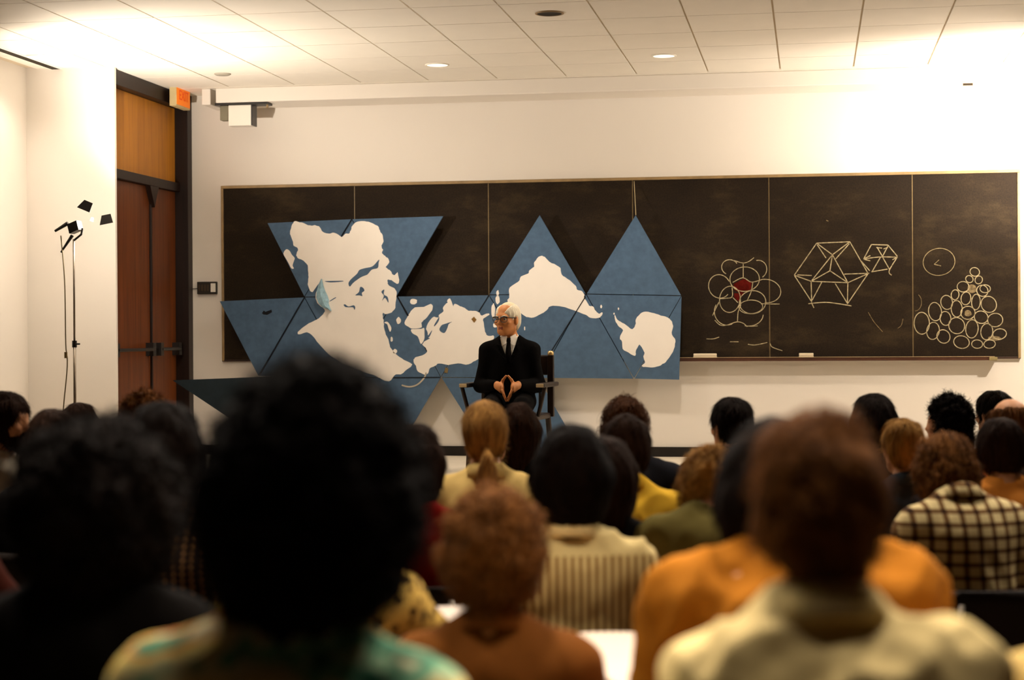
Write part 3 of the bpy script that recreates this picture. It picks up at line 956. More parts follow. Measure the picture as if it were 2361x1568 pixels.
# ------------------------------------------------------------------ photographic lamp on a stand
def lamp_stand(px_pole, depth, head_dx, py_head, watts, label, aim=(0, 0, 1), spill=0.14, pos=None, zhead=None):
    if pos is None:
        b = at_depth(px_pole, 700, depth)
        base = Vector((b.x, b.y, PLAT_Z if b.y > PLAT_Y else floor_z(b.y)))
        hd = at_depth(px_pole + head_dx, py_head, depth)
        zh = hd.z
        hx, hy = hd.x - base.x, hd.y - base.y
    else:
        base = Vector(pos)
        zh = zhead
        hx, hy = 0.08, 0.0
    st = empty('lamp_stand', base)
    tag(st, label, 'lamp')
    h_ = zh - base.z
    pole = MB()
    zj1, zj2 = h_ * 0.42, h_ * 0.66
    MB().tube([(0, 0, 0.12), (0, 0, zj1)], 0.013, 10).build('pole_section', M_STEEL, st, smooth=True)
    MB().tube([(0, 0, zj1), (0, 0, zj2)], 0.010, 10).build('pole_section', M_STEEL, st, smooth=True)
    MB().tube([(0, 0, zj2), (0, 0, h_ - 0.13)], 0.007, 10).build('pole_section', M_STEEL, st, smooth=True)
    for zz, r_ in ((zj1, 0.02), (zj1 - 0.06, 0.018), (zj2, 0.016)):
        m = MB().tube([(0, 0, zz - 0.022), (0, 0, zz + 0.022)], r_, 10)
        m.tube([(0, 0, zz), (0.04, -0.01, zz)], 0.006, 6)
        m.build('clamp_collar', M_BLACKMETAL, st)
    for k in range(3):
        a = k * 2 * math.pi / 3 + 0.5
        lg = MB().tube([(0, 0, 0.45), (0.42 * math.cos(a), 0.42 * math.sin(a), 0.02)], 0.009, 8).build('leg', M_STEEL, st)
        MB().tube([(0, 0, 0.2), (0.21 * math.cos(a), 0.21 * math.sin(a), 0.235)], 0.006, 6).build('brace', M_STEEL, st)
    # head: small lamp house with four hinged flaps standing open around the bulb
    L0 = Vector((hx, hy, h_))
    MB().tube([(0, 0, h_ - 0.14), (hx * 0.5, hy * 0.5, h_ - 0.10), L0 + Vector((-0.045, 0, -0.06))], 0.007, 8).build('yoke', M_BLACKMETAL, st)
    hs = MB()
    bx_ = L0 + Vector((-0.085, 0.0, -0.055))
    hs.prism([bx_ + Vector(v) for v in ((-0.035, -0.04, -0.04), (0.03, -0.04, -0.015), (0.015, -0.04, 0.045), (-0.05, -0.04, 0.02))], (0, 0.08, 0))
    hs.build('lamp_house', M_BLACKMETAL, st)
    MB().tube([bx_ + Vector((-0.06, 0, 0.03)), bx_ + Vector((-0.15, 0, -0.02))], [0.014, 0.008], 8).build('handle', M_BLACKMETAL, st)
    MB().tube([bx_ + Vector((-0.03, 0, -0.05)), bx_ + Vector((-0.11, 0, -0.16))], [0.012, 0.006], 8).build('handle', M_BLACKMETAL, st)
    for cx_, cz_, ang in ((-0.02, 0.085, 0.25), (0.12, -0.005, 0.9), (0.03, -0.10, 0.6)):
        c0 = L0 + Vector((cx_, 0, cz_))
        ww = 0.042
        pts = []
        for (u, v) in ((-1.25, 0.1), (0.0, 1.0), (1.0, 0.2), (0.25, -1.1)):
            ca, sa = math.cos(ang), math.sin(ang)
            pts.append(c0 + Vector(((u * ca - v * sa) * ww, 0.02 * u, (u * sa + v * ca) * ww)))
        if cz_ < -0.05:
            continue
        MB().prism(pts[::-1], (0, 0.004, 0)).build('barn_door', M_BLACKMETAL, st)
    MB().tube([L0 + Vector((-0.004, 0.05, -0.01)), L0 + Vector((0.004, 0.05, 0.012))], [0.012, 0.008], 8).build('bulb', emit('lamp_bulb', (1.0, 0.88, 0.6), 3.0), st)
    cab = [bx_ + Vector((-0.11, 0, -0.05)), Vector((-0.065, 0, h_ - 0.4)), Vector((-0.06, 0, h_ * .66)), Vector((-0.055, 0.01, h_ * .6)), Vector((-0.085, 0, h_ * .45)), Vector((-0.075, 0, h_ * .3)), Vector((-0.08, 0, 0.02)), Vector((-0.2, 0.1, 0.006))]
    MB().tube([Vector(p_) for p_ in smooth_line([tuple(c_) for c_ in cab], 6)], 0.0042, 6).build('power_cable', plain('cable_grey', (0.20, 0.16, 0.08), 0.6), st, smooth=True)
    MB().tube([(-0.06, 0, h_ * .63 - .02), (-0.06, 0, h_ * .63 + .02)], 0.011, 8).build('cable_plug', plain('plug_tan', (0.22, 0.15, 0.05), 0.6), st)
    l = add_light('SPOT', 'lamp_light', L0 + Vector((0.02, 0.09, 0.0)), watts, WARM, shadow_soft_size=0.03, spot_size=math.radians(150), spot_blend=0.6)
    l.rotation_euler = Vector(aim).to_track_quat('-Z', 'Y').to_euler()
    l.parent = st
    l = add_light('POINT', 'lamp_spill', L0 + Vector((0.02, 0.09, 0.0)), watts * spill, WARM, shadow_soft_size=0.03)
    l.parent = st
    return st


lamp_stand(171, 11.6, 34, 505, LAMP_LEFT_W, 'lit lamp on a thin tripod stand with black flaps before the white pier', aim=(0.55, 0.25, 0.8))
lamp_stand(0, 0, 0, 0, LAMP_RIGHT_W, 'second lamp on a tripod stand beyond the right end of the blackboard', pos=(1.95, 12.3, PLAT_Z), zhead=PLAT_Z + 2.0, aim=(-0.25, 0.6, 0.75), spill=0.40)

# ------------------------------------------------------------------ implicit surfaces for the people
def vnoise(P, seed=0):
    """smooth value noise in [-1, 1] at points P (n, 3)"""
    I = np.floor(P).astype(np.int64)
    Fr = P - I
    Fr = Fr * Fr * (3 - 2 * Fr)
    out = np.zeros(len(P))
    for dx in (0, 1):
        for dy in (0, 1):
            for dz in (0, 1):
                h_ = ((I[:, 0] + dx) * 73856093) ^ ((I[:, 1] + dy) * 19349663) ^ ((I[:, 2] + dz) * 83492791) ^ (seed * 2654435)
                h_ = (h_ ^ (h_ >> 13)) * 1274126177
                h_ = (h_ ^ (h_ >> 16)) & 0xffff
                w_ = (Fr[:, 0] if dx else 1 - Fr[:, 0]) * (Fr[:, 1] if dy else 1 - Fr[:, 1]) * (Fr[:, 2] if dz else 1 - Fr[:, 2])
                out += w_ * (h_ / 32767.5 - 1)
    return out


def V(*a):
    return np.array(a, dtype=float)


class SDF:
    def __init__(s):
        s.pr = []

    def cap(s, a, b, r1, r2=None, k=0.03, sub=False):
        a, b = np.asarray(a, float), np.asarray(b, float)
        r2 = r1 if r2 is None else r2
        R_ = max(r1, r2)
        lo, hi = np.minimum(a, b) - R_, np.maximum(a, b) + R_
        ba = b - a
        L2 = max(float(ba @ ba), 1e-9)

        def fn(x, y, z):
            t = np.clip(((x - a[0]) * ba[0] + (y - a[1]) * ba[1] + (z - a[2]) * ba[2]) / L2, 0, 1)
            return np.sqrt((x - a[0] - ba[0] * t) ** 2 + (y - a[1] - ba[1] * t) ** 2 + (z - a[2] - ba[2] * t) ** 2) - (r1 + (r2 - r1) * t)
        s.pr.append((fn, lo, hi, k, sub))
        return s

    def ell(s, c, r, M=None, k=0.03, sub=False):
        c, r = np.asarray(c, float), np.asarray(r, float)
        if M is None:
            ext = r

            def fn(x, y, z):
                X, Y, Z = x - c[0], y - c[1], z - c[2]
                k0 = np.sqrt((X / r[0]) ** 2 + (Y / r[1]) ** 2 + (Z / r[2]) ** 2)
                k1 = np.sqrt((X / r[0] ** 2) ** 2 + (Y / r[1] ** 2) ** 2 + (Z / r[2] ** 2) ** 2)
                return k0 * (k0 - 1) / np.maximum(k1, 1e-6)
        else:
            M = np.asarray(M, float)
            ext = np.sqrt((M ** 2) @ (r ** 2))

            def fn(x, y, z):
                X, Y, Z = x - c[0], y - c[1], z - c[2]
                a = M[0, 0] * X + M[1, 0] * Y + M[2, 0] * Z
                b = M[0, 1] * X + M[1, 1] * Y + M[2, 1] * Z
                d = M[0, 2] * X + M[1, 2] * Y + M[2, 2] * Z
                k0 = np.sqrt((a / r[0]) ** 2 + (b / r[1]) ** 2 + (d / r[2]) ** 2)
                k1 = np.sqrt((a / r[0] ** 2) ** 2 + (b / r[1] ** 2) ** 2 + (d / r[2] ** 2) ** 2)
                return k0 * (k0 - 1) / np.maximum(k1, 1e-6)
        s.pr.append((fn, c - ext, c + ext, k, sub))
        return s

    def func(s, fn, lo, hi, k=0.01, sub=True):
        s.pr.append((fn, np.asarray(lo, float), np.asarray(hi, float), k, sub))
        return s

    def mesh(s, h):
        lo = np.min([p_[1] for p_ in s.pr if not p_[4]], 0) - 3 * h
        hi = np.max([p_[2] for p_ in s.pr if not p_[4]], 0) + 3 * h
        n = np.ceil((hi - lo) / h).astype(int) + 1
        ax = [lo[i] + h * np.arange(n[i]) for i in range(3)]
        F = np.full(n, 0.5, dtype=np.float32)
        for fn, a, b, k, sub in s.pr:
            mg = k + 2.6 * h
            i0 = np.clip(np.floor((a - mg - lo) / h).astype(int), 0, n)
            i1 = np.clip(np.ceil((b + mg - lo) / h).astype(int) + 1, 0, n)
            if (i1 <= i0).any():
                continue
            sl = tuple(slice(p_, q_) for p_, q_ in zip(i0, i1))
            d = fn(ax[0][sl[0]][:, None, None], ax[1][sl[1]][None, :, None], ax[2][sl[2]][None, None, :])
            cur = F[sl]
            if sub:
                d = -d
                F[sl] = np.maximum(cur, d) + np.maximum(k - np.abs(cur - d), 0) ** 2 / (4 * k)
            else:
                F[sl] = np.minimum(cur, d) - np.maximum(k - np.abs(cur - d), 0) ** 2 / (4 * k)
        return nets(F, lo, h)


def nets(F, lo, h):
    s = F < 0
    c = np.zeros(np.array(F.shape) - 1, dtype=np.uint8)
    for dx in (0, 1):
        for dy in (0, 1):
            for dz in (0, 1):
                c += s[dx:s.shape[0] - 1 + dx, dy:s.shape[1] - 1 + dy, dz:s.shape[2] - 1 + dz]
    act = (c > 0) & (c < 8)
    idx = np.argwhere(act)
    vid = np.full(act.shape, -1, dtype=np.int32)
    vid[act] = np.arange(len(idx))
    pos = np.zeros((len(idx), 3))
    cnt = np.zeros(len(idx))
    cor = [(a, b, d) for a in (0, 1) for b in (0, 1) for d in (0, 1)]
    val = {q: F[idx[:, 0] + q[0], idx[:, 1] + q[1], idx[:, 2] + q[2]] for q in cor}
    for a in cor:
        for b in cor:
            if a < b and sum(abs(p_ - q_) for p_, q_ in zip(a, b)) == 1:
                fa, fb = val[a], val[b]
                m_ = (fa < 0) != (fb < 0)
                t = np.where(m_, fa / np.where(m_, fa - fb, 1), 0)
                P = np.array(a)[None, :] + t[:, None] * (np.array(b) - np.array(a))[None, :]
                pos += P * m_[:, None]
                cnt += m_
    verts = lo + h * (idx + pos / cnt[:, None])
    faces = []
    for axis in range(3):
        o1, o2 = [(1, 2), (2, 0), (0, 1)][axis]
        sa = [slice(1, -1)] * 3
        sb = [slice(1, -1)] * 3
        sa[axis] = slice(0, -1)
        sb[axis] = slice(1, None)
        A, B = s[tuple(sa)], s[tuple(sb)]
        e = np.argwhere(A != B)
        if not len(e):
            continue
        ins = A[e[:, 0], e[:, 1], e[:, 2]]
        cell = e.copy()
        cell[:, o1] += 1
        cell[:, o2] += 1
        d1 = np.zeros(3, int)
        d1[o1] = 1
        d2 = np.zeros(3, int)
        d2[o2] = 1
        q0, q1, q2, q3 = cell - d1 - d2, cell - d2, cell, cell - d1
        ids = np.stack([vid[q[:, 0], q[:, 1], q[:, 2]] for q in (q0, q1, q2, q3)], 1)
        ids[~ins] = ids[~ins][:, ::-1]
        faces.append(ids)
    return verts, np.concatenate(faces)


def np_mesh(name, verts, faces, smooth=True):
    me = bpy.data.meshes.new(name)
    nv, nf = len(verts), len(faces)
    me.vertices.add(nv)
    me.vertices.foreach_set('co', np.ascontiguousarray(verts, dtype=np.float32).ravel())
    me.loops.add(nf * 4)
    me.loops.foreach_set('vertex_index', np.ascontiguousarray(faces, dtype=np.int32).ravel())
    me.polygons.add(nf)
    me.polygons.foreach_set('loop_start', np.arange(0, nf * 4, 4, dtype=np.int32))
    me.polygons.foreach_set('use_smooth', np.ones(nf, dtype=bool))
    me.update(calc_edges=True)
    return me


def vnormals(verts, faces):
    a, b, c, d = (verts[faces[:, i]] for i in range(4))
    fn = np.cross(c - a, d - b)
    N = np.zeros_like(verts)
    for i in range(4):
        np.add.at(N, faces[:, i], fn)
    return N / np.maximum(np.linalg.norm(N, axis=1, keepdims=True), 1e-9)


def rotm(rx=0, ry=0, rz=0):
    cx_, sx_, cy_, sy_, cz_, sz_ = math.cos(rx), math.sin(rx), math.cos(ry), math.sin(ry), math.cos(rz), math.sin(rz)
    Rx = np.array([[1, 0, 0], [0, cx_, -sx_], [0, sx_, cx_]])
    Ry = np.array([[cy_, 0, sy_], [0, 1, 0], [-sy_, 0, cy_]])
    Rz = np.array([[cz_, -sz_, 0], [sz_, cz_, 0], [0, 0, 1]])
    return Rz @ Ry @ Rx


# a relaxed hand: wrist at the origin, fingers along +Y, palm down, thumb on +X
def hand_geo():
    S = SDF()
    S.cap((0, -0.03, 0), (0, 0.02, 0), 0.024, 0.026, 0.02)
    S.ell((0.0, 0.055, -0.002), (0.042, 0.052, 0.017), k=0.02)
    for x, L, r in ((0.030, 0.068, 0.0085), (0.010, 0.076, 0.009), (-0.011, 0.070, 0.0085), (-0.031, 0.055, 0.0075)):
        k_ = V(x, 0.095, 0.0)
        m1 = k_ + V(x * 0.18, L * .42, -0.010)
        m2 = m1 + V(x * 0.05, L * .30, -0.018)
        m3 = m2 + V(0, L * .18, -0.018)
        S.cap(k_ - V(0, 0.02, 0), m1, r * 1.08, r, 0.006).cap(m1, m2, r, r * .94, 0.004).cap(m2, m3, r * .94, r * .8, 0.004)
    S.cap((0.028, 0.02, -0.006), (0.055, 0.055, -0.016), 0.014, 0.0115, 0.014).cap((0.055, 0.055, -0.016), (0.060, 0.088, -0.024), 0.011, 0.009, 0.005)
    return S.mesh(0.0062)


HAND_V, HAND_F = hand_geo()


def place_hand(wrist, direction, palm_normal, side, scale=1.0):
    """returns verts, faces of a hand at a wrist; side +1 right (thumb inwards), -1 left"""
    y = np.asarray(direction, float)
    y /= np.linalg.norm(y)
    z = -np.asarray(palm_normal, float)
    z -= y * (z @ y)
    z /= np.linalg.norm(z)
    x = np.cross(y, z)
    v = HAND_V.copy()
    f = HAND_F
    if side > 0:
        v[:, 0] *= -1
        f = f[:, ::-1]
    return np.asarray(wrist) + scale * (v[:, 0:1] * x + v[:, 1:2] * y + v[:, 2:3] * z), f


def head_prims(S, HC, HM, sk=1.0, detail=False):
    def h(x, y, z):
        return HC + HM @ (V(x, y, z) * sk)

    def e(c, r, k=0.03, sub=False):
        S.ell(h(*c), V(*r) * sk, HM, k, sub)

    e((0, -0.014, 0.030), (0.076, 0.096, 0.088))
    e((0, 0.026, -0.030), (0.061, 0.066, 0.084), 0.04)
    e((0, 0.062, -0.088), (0.030, 0.026, 0.024), 0.03)
    S.cap(h(-0.052, 0.0, -0.065), h(-0.022, 0.055, -0.092), 0.020 * sk, 0.02 * sk, 0.03)
    S.cap(h(0.052, 0.0, -0.065), h(0.022, 0.055, -0.092), 0.020 * sk, 0.02 * sk, 0.03)
    e((0, 0.078, 0.022), (0.048, 0.016, 0.014), 0.02)                      # brow
    for sg in (-1, 1):
        S.ell(h(sg * 0.034, 0.094, 0.000), V(0.018, 0.012, 0.012) * sk, HM, 0.012, True)
        e((sg * 0.045, 0.066, -0.026), (0.022, 0.022, 0.018), 0.02)          # cheek
        e((sg * 0.079, -0.006, -0.012), (0.0095, 0.020, 0.033), 0.008)       # ear
    S.cap(h(0, 0.088, 0.010), h(0, 0.110, -0.030), 0.009 * sk, 0.0125 * sk, 0.012)
    e((0.011, 0.098, -0.036), (0.009, 0.011, 0.008), 0.008)
    e((-0.011, 0.098, -0.036), (0.009, 0.011, 0.008), 0.008)
    e((0, 0.086, -0.060), (0.024, 0.012, 0.006), 0.008)
    e((0, 0.084, -0.071), (0.020, 0.012, 0.007), 0.008)
    return h


def hair_prims(style, HC, HM, sk, o):
    """o: options dict"""
    S = SDF()

    def h(x, y, z):
        return HC + HM @ (V(x, y, z) * sk)

    def e(c, r, k=0.03, sub=False):
        S.ell(h(*c), V(*r) * sk, HM, k, sub)
    v = o.get('vol', 0.012)
    if style == 'afro':
        R_ = o.get('R', 0.16)
        e((0, -0.03, o.get('up', 0.02)), (R_, R_ * 0.92, R_ * o.get('tall', 1.05)))
        for i in range(26):
            a = i * 2.399
            zz = 1 - 2 * (i + .5) / 26
            rr = math.sqrt(1 - zz * zz)
            d = V(rr * math.cos(a), rr * math.sin(a), zz)
            if d[1] > 0.55 and d[2] < 0.3:
                continue
            e(tuple(V(0, -0.03, o.get('up', 0.02)) + d * R_ * V(.86, .8, .9)), (R_ * .22,) * 3, 0.04)
        e((0, 0.12, -0.05), (0.075, 0.075, 0.105), 0.02, True)
    else:
        e((0, -0.016, 0.033), (0.078 + v, 0.098 + v, 0.089 + v))
        e((0, -0.048, -0.025), (0.066 + v, 0.058 + v, 0.078 + v * .6), 0.04)
        if o.get('ears', False) or style in ('bushy', 'long', 'shag'):
            for sg in (-1, 1):
                e((sg * (0.066), -0.018, -0.018), (0.020 + v * .8, 0.052, 0.062), 0.03)
        if style == 'long':
            L = o.get('len', 0.20)
            w_ = o.get('w', 0.078)
            S.cap(h(0, -0.055, -0.02), h(0, -0.062, -L), (w_ * 0.95 + v) * sk, (w_ * .8) * sk, 0.05)
            for sg in (-1, 1):
                S.cap(h(sg * 0.062, -0.025, -0.01), h(sg * (0.055 + o.get('flare', 0.0)), -0.03, -L * .95), (0.036 + v * .5) * sk, 0.030 * sk, 0.05)
        if style == 'shag':
            S.cap(h(0, -0.056, -0.03), h(0, -0.062, -o.get('len', 0.095)), (0.062 + v) * sk, 0.045 * sk, 0.04)
        if style == 'curls':
            for i in range(46):
                a = i * 2.399
                zz = 1 - 1.65 * (i + .5) / 46
                rr = math.sqrt(max(0, 1 - zz * zz))
                d = V(rr * math.cos(a), rr * math.sin(a), zz)
                if d[1] > 0.45 and d[2] < 0.35:
                    continue
                e(tuple(V(0, -0.02, 0.02) + d * V(0.085 + v, 0.10 + v, 0.11 + v)), (o.get('cr', 0.022),) * 3, 0.02)
            if o.get('len'):
                for i in range(16):
                    a = -math.pi * (i + .5) / 16
                    for j in range(3):
                        e((0.075 * math.cos(a) + 0.008 * math.sin(i * 3 + j), 0.065 * math.sin(a) - 0.03, -0.05 - j * o['len'] / 3), (0.026,) * 3, 0.02)
        # forehead and face stay free
        e((0, 0.122, -0.052), (0.082 + v * .3, 0.088, 0.112), 0.02, True)
        if style in ('short', 'bald', 'pony') and not o.get('ears'):
            for sg in (-1, 1):
                e((sg * 0.092, 0.004, -0.016), (0.026, 0.026, 0.036), 0.012, True)
            e((0, 0.02, -0.10), (0.11, 0.085, 0.055), 0.02, True)
        if style == 'bald':
            e((0, 0.02, 0.115), (o.get('bw', 0.085), 0.13, 0.085), 0.015, True)
        if style == 'pony':
            S.cap(h(0, -0.095, -0.055), h(0, -0.135, -0.085), 0.018 * sk, 0.015 * sk, 0.02)
            S.cap(h(0, -0.135, -0.085), h(0, -0.135, -0.16), 0.017 * sk, 0.032 * sk, 0.01)
            for dx in (-0.035, -0.015, 0.012, 0.034):
                S.cap(h(dx * .5, -0.135, -0.13), h(dx * 1.3, -0.13, -0.215), 0.016 * sk, 0.006 * sk, 0.01)
    if o.get('beard'):
        e((0, 0.058, -0.088), (0.052, 0.052, 0.050), 0.03)
        e((0, 0.10, -0.066), (0.024, 0.022, 0.010), 0.008, True)
        for sg in (-1, 1):
            S.cap(h(sg * 0.066, 0.004, -0.01), h(sg * 0.050, 0.03, -0.085), 0.017 * sk, 0.024 * sk, 0.02)
        S.cap(h(-0.03, 0.10, -0.052), h(0.03, 0.10, -0.052), 0.008 * sk, 0.008 * sk, 0.01)
    return S


def torso_prims(S, T, sh, g, k=0.05, belly=0.0):
    """g: how far the surface is pushed outwards (0 = skin, >0 = clothing)"""
    S.ell(T(0, 0.0, 0.545), V(0.172, 0.125, 0.105) + g, k=k)
    S.ell(T(0, 0.012 + belly * .5, 0.68), V(0.150 + belly * .5, 0.112 + belly, 0.14) + g, k=0.07)
    S.ell(T(0, -0.004, 0.835), V(0.156 * sh, 0.116, 0.15) + g, k=0.07)
    S.ell(T(0, -0.035, 0.875), V(0.146 * sh, 0.083, 0.095) + g, k=0.06)
    for sg in (-1, 1):
        S.ell(T(sg * 0.160 * sh, -0.012, 0.916), V(0.066, 0.064, 0.062) + g, k=0.07)
        S.cap(T(sg * 0.125 * sh, -0.022, 0.935), T(sg * 0.032, -0.022, 1.022), 0.044 + g, 0.036 + g, k=0.05)


DARK_PANTS = cloth('trouser_dark', (0.012, 0.012, 0.018))
SHOE = plain('shoe_leather', (0.02, 0.012, 0.008), 0.4)
SKIN = plain('skin_warm', (0.56, 0.26, 0.12), 0.55, 0.3, 0.10, 14)
SKIN_P = plain('skin_pale', (0.66, 0.34, 0.18), 0.55, 0.3, 0.10, 14)
SKIN_D = plain('skin_dark', (0.10, 0.045, 0.02), 0.5, 0.3, 0.12, 14)
LIPS = plain('lips', (0.30, 0.085, 0.05), 0.5)

PEOPLE_INFO = []


def person(label, px, py, depth, hair, hmat, shirt, skin=None, lean=0.06, nod=0.0, tilt=0.0, turn=0.0, yaw=None, sh=1.0, top=0.02, collar=None, group='people seated in the audience',
           arms=None, sleeve=1.0, hs=1.0, hn=(0.006, 40), chair=True, wr=0.006, hres=0.0075, face_dir=None, seat_z=None, sres=0.0115, root_xy=None, s_fix=None, belly=0.0, extra=None, hunch=0.0):
    skin = skin or SKIN
    ho = dict(hair[1]) if len(hair) > 1 else {}
    style = hair[0]
    hip = V(0, 0, 0.54)
    RT = rotm(-lean, tilt, 0)

    def T(x, y, z):
        return hip + RT @ (V(x, y, z) - hip) if z > 0.56 else V(x, y, z)
    NK = T(0, -0.008 + hunch * 0.5, 1.078 - hunch)
    HM = rotm(-(lean * 0.45 + nod), tilt * 1.4, turn)
    HC = NK + HM @ V(0, 0.030, 0.112 * hs) + V(0, nod * 0.05, 0)
    topz = HC[2] + 0.118 * hs + top
    hw_ = at_depth(px, py, depth)
    zf = floor_z(hw_.y) if seat_z is None else seat_z
    s = (hw_.z - zf) / topz if s_fix is None else s_fix
    if yaw is None:
        d = SPEAK - hw_
        yaw = -math.atan2(d.x, d.y) * 0.75
    off = rotm(0, 0, yaw) @ (V(HC[0], HC[1] - 0.02, 0) * s)
    root = Vector((hw_.x - off[0], hw_.y - off[1], zf))
    PEOPLE_INFO.append((label[:38], round(s, 3), round(root.x, 2), round(root.y, 2)))
    # ---- body
    S = SDF()
    torso_prims(S, T, sh, 0.0, belly=belly)
    S.cap(T(0, -0.02, 0.99), HC + HM @ V(0, -0.030, -0.045), 0.056, 0.052, 0.04)
    head_prims(S, HC, HM, hs)
    arms = arms or {}
    hands = []
    arm_pts = {}
    for sg, key in ((-1, 'L'), (1, 'R')):
        a = arms.get(key, {})
        shp = T(sg * 0.180 * sh, -0.012, 0.912)
        elb = V(*a['elbow']) if 'elbow' in a else T(sg * 0.230 * sh, 0.055, 0.66)
        wri = V(*a['wrist']) if 'wrist' in a else V(sg * 0.105, 0.275, 0.645)
        S.cap(shp, elb, 0.050, 0.040, 0.04).cap(elb, wri, 0.040, 0.026, 0.02)
        dr = V(*a['dir']) if 'dir' in a else (wri - elb) + V(-sg * 0.02, 0, -0.03)
        hands.append(place_hand(wri, dr, a.get('palm', (0, 0.1, -1)), sg, 1.0))
        arm_pts[key] = (shp, elb, wri)
    legs = []
    for sg in (-1, 1):
        hj, kn, an = V(sg * 0.095, 0.03, 0.535), V(sg * 0.115, 0.44, 0.515), V(sg * 0.12, 0.42, 0.09)
        S.cap(hj, kn, 0.080, 0.056, 0.04).cap(kn, an, 0.052, 0.036, 0.03).cap(an, an + V(0, 0.10, -0.05), 0.034, 0.028, 0.02)
        legs.append((hj, kn, an))
    v, f = S.mesh(0.0175)
    for hv, hf in hands:
        f = np.concatenate([f, hf + len(v)])
        v = np.concatenate([v, hv])
    me = np_mesh('person', v * s, f)
    me.materials.append(skin)
    R_ = link_obj('person', me, None)
    R_.location = root
    R_.rotation_euler.z = yaw
    tag(R_, label, 'person', group)
    # ---- top
    S = SDF()
    torso_prims(S, T, sh, 0.014, belly=belly)
    for key, (shp, elb, wri) in arm_pts.items():
        S.cap(shp, elb, 0.062, 0.052, 0.05)
        if sleeve > 0.5:
            S.cap(elb, wri - (wri - elb) * 0.06, 0.051, 0.036, 0.02)
    S.cap(T(0, -0.018, 1.012), T(0, -0.01, 1.11), 0.054, 0.068, 0.010, True)
    v, f = S.mesh(sres)
    N = vnormals(v, f)
    sd_ = abs(hash(label)) % 97 if False else len(label) * 7 + int(px) % 31
    q = v @ rotm(0.0, 0.55, 0.0)
    q2 = v @ rotm(0.0, -0.5, 0.0)
    w1 = (0.9 - 2.2 * np.abs(vnoise(q * V(13, 9, 4.2), sd_))) * np.clip(vnoise(v * 4.0, sd_ + 2) + 0.5, 0, 1) + (0.8 - 2.0 * np.abs(vnoise(q2 * V(17, 9, 5), sd_ + 3))) * np.clip(0.5 - vnoise(v * 4.0, sd_ + 2), 0, 1) \
        + 0.35 * vnoise(v * V(30, 30, 18), sd_ + 5)
    v = v + N * (wr * w1)[:, None]
    so = link_obj('shirt', np_mesh('shirt', v * s, f), shirt, R_)
    # ---- trousers and shoes
    S = SDF()
    S.ell((0, 0.0, 0.53), V(0.186, 0.138, 0.105), k=0.05)
    for hj, kn, an in legs:
        S.cap(hj, kn, 0.093, 0.070, 0.05).cap(kn, an + V(0, 0, -0.005), 0.066, 0.058, 0.03)
    v, f = S.mesh(0.021)
    link_obj('trousers', np_mesh('trousers', v * s, f), DARK_PANTS, R_)
    for hj, kn, an in legs:
        link_obj('shoe', SHOE_ME, None, R_, tuple((an * V(1, 1, 0)) * s)).scale = (s, s, s)
    # ---- hair
    if style != 'none':
        v, f = hair_prims(style, HC, HM, hs, ho).mesh(hres)
        N = vnormals(v, f)
        amp, fr = hn
        q = (v - HC) @ HM
        stx = V(1, 1, 1) if style in ('afro', 'curls') or ho.get('curl') else V(1.0, 1.0, 0.28)
        w1 = vnoise(q * fr * stx, 3 + sd_) + 0.55 * vnoise(q * fr * 2.2 * stx, 9 + sd_)
        v = v + N * (amp * w1)[:, None]
        ns = int(np.clip(24000 / depth ** 0.9, 2200, 9000)) if style != 'bald' else 1200
        curly = style in ('afro', 'curls')
        sv, sf_ = strands(v, f, vnormals(v, f), HC, HM, style, ns, np.random.default_rng(sd_), L=ho.get('sl', 0.026 if curly else 0.06), w=0.0011 + 0.00012 * depth, curl=ho.get('curl', 0.0))
        f = np.concatenate([f, sf_ + len(v)])
        v = np.concatenate([v, sv])
        link_obj('hair', np_mesh('hair', v * s, f), hmat, R_)
    # ---- shirt collar standing round the neck
    if collar is not None:
        m_ = MB()
        prof_ = [(0.060, -0.012), (0.061, 0.034), (0.066, 0.040), (0.073, 0.034), (0.094, -0.016), (0.088, -0.020), (0.070, 0.018)]
        nseg = 28
        cN = T(0, -0.016, 1.012)
        ax_ = T(0, -0.010, 1.08) - cN
        ax_ /= np.linalg.norm(ax_)
        ex_ = RT @ V(1, 0, 0)
        ey_ = np.cross(ax_, ex_)
        for r_, z_ in prof_:
            for k_ in range(nseg):
                a = 2 * math.pi * k_ / nseg
                drop = -0.030 * max(0, math.sin(a)) + 0.008 * max(0, -math.sin(a))
                m_.v.append(tuple(s * (cN + ex_ * r_ * math.cos(a) * 1.02 + ey_ * r_ * math.sin(a) * 1.06 + ax_ * (z_ + drop))))
        n_ = len(prof_)
        m_.f += [(i * nseg + k_, i * nseg + (k_ + 1) % nseg, ((i + 1) % n_) * nseg + (k_ + 1) % nseg, ((i + 1) % n_) * nseg + k_) for i in range(n_) for k_ in range(nseg)]
        m_.build('collar', collar, R_, smooth=True)
    if extra:
        extra(R_, T, HC, HM, s)
    if chair:
        tablet_chair(root, yaw, s, label)
    return R_


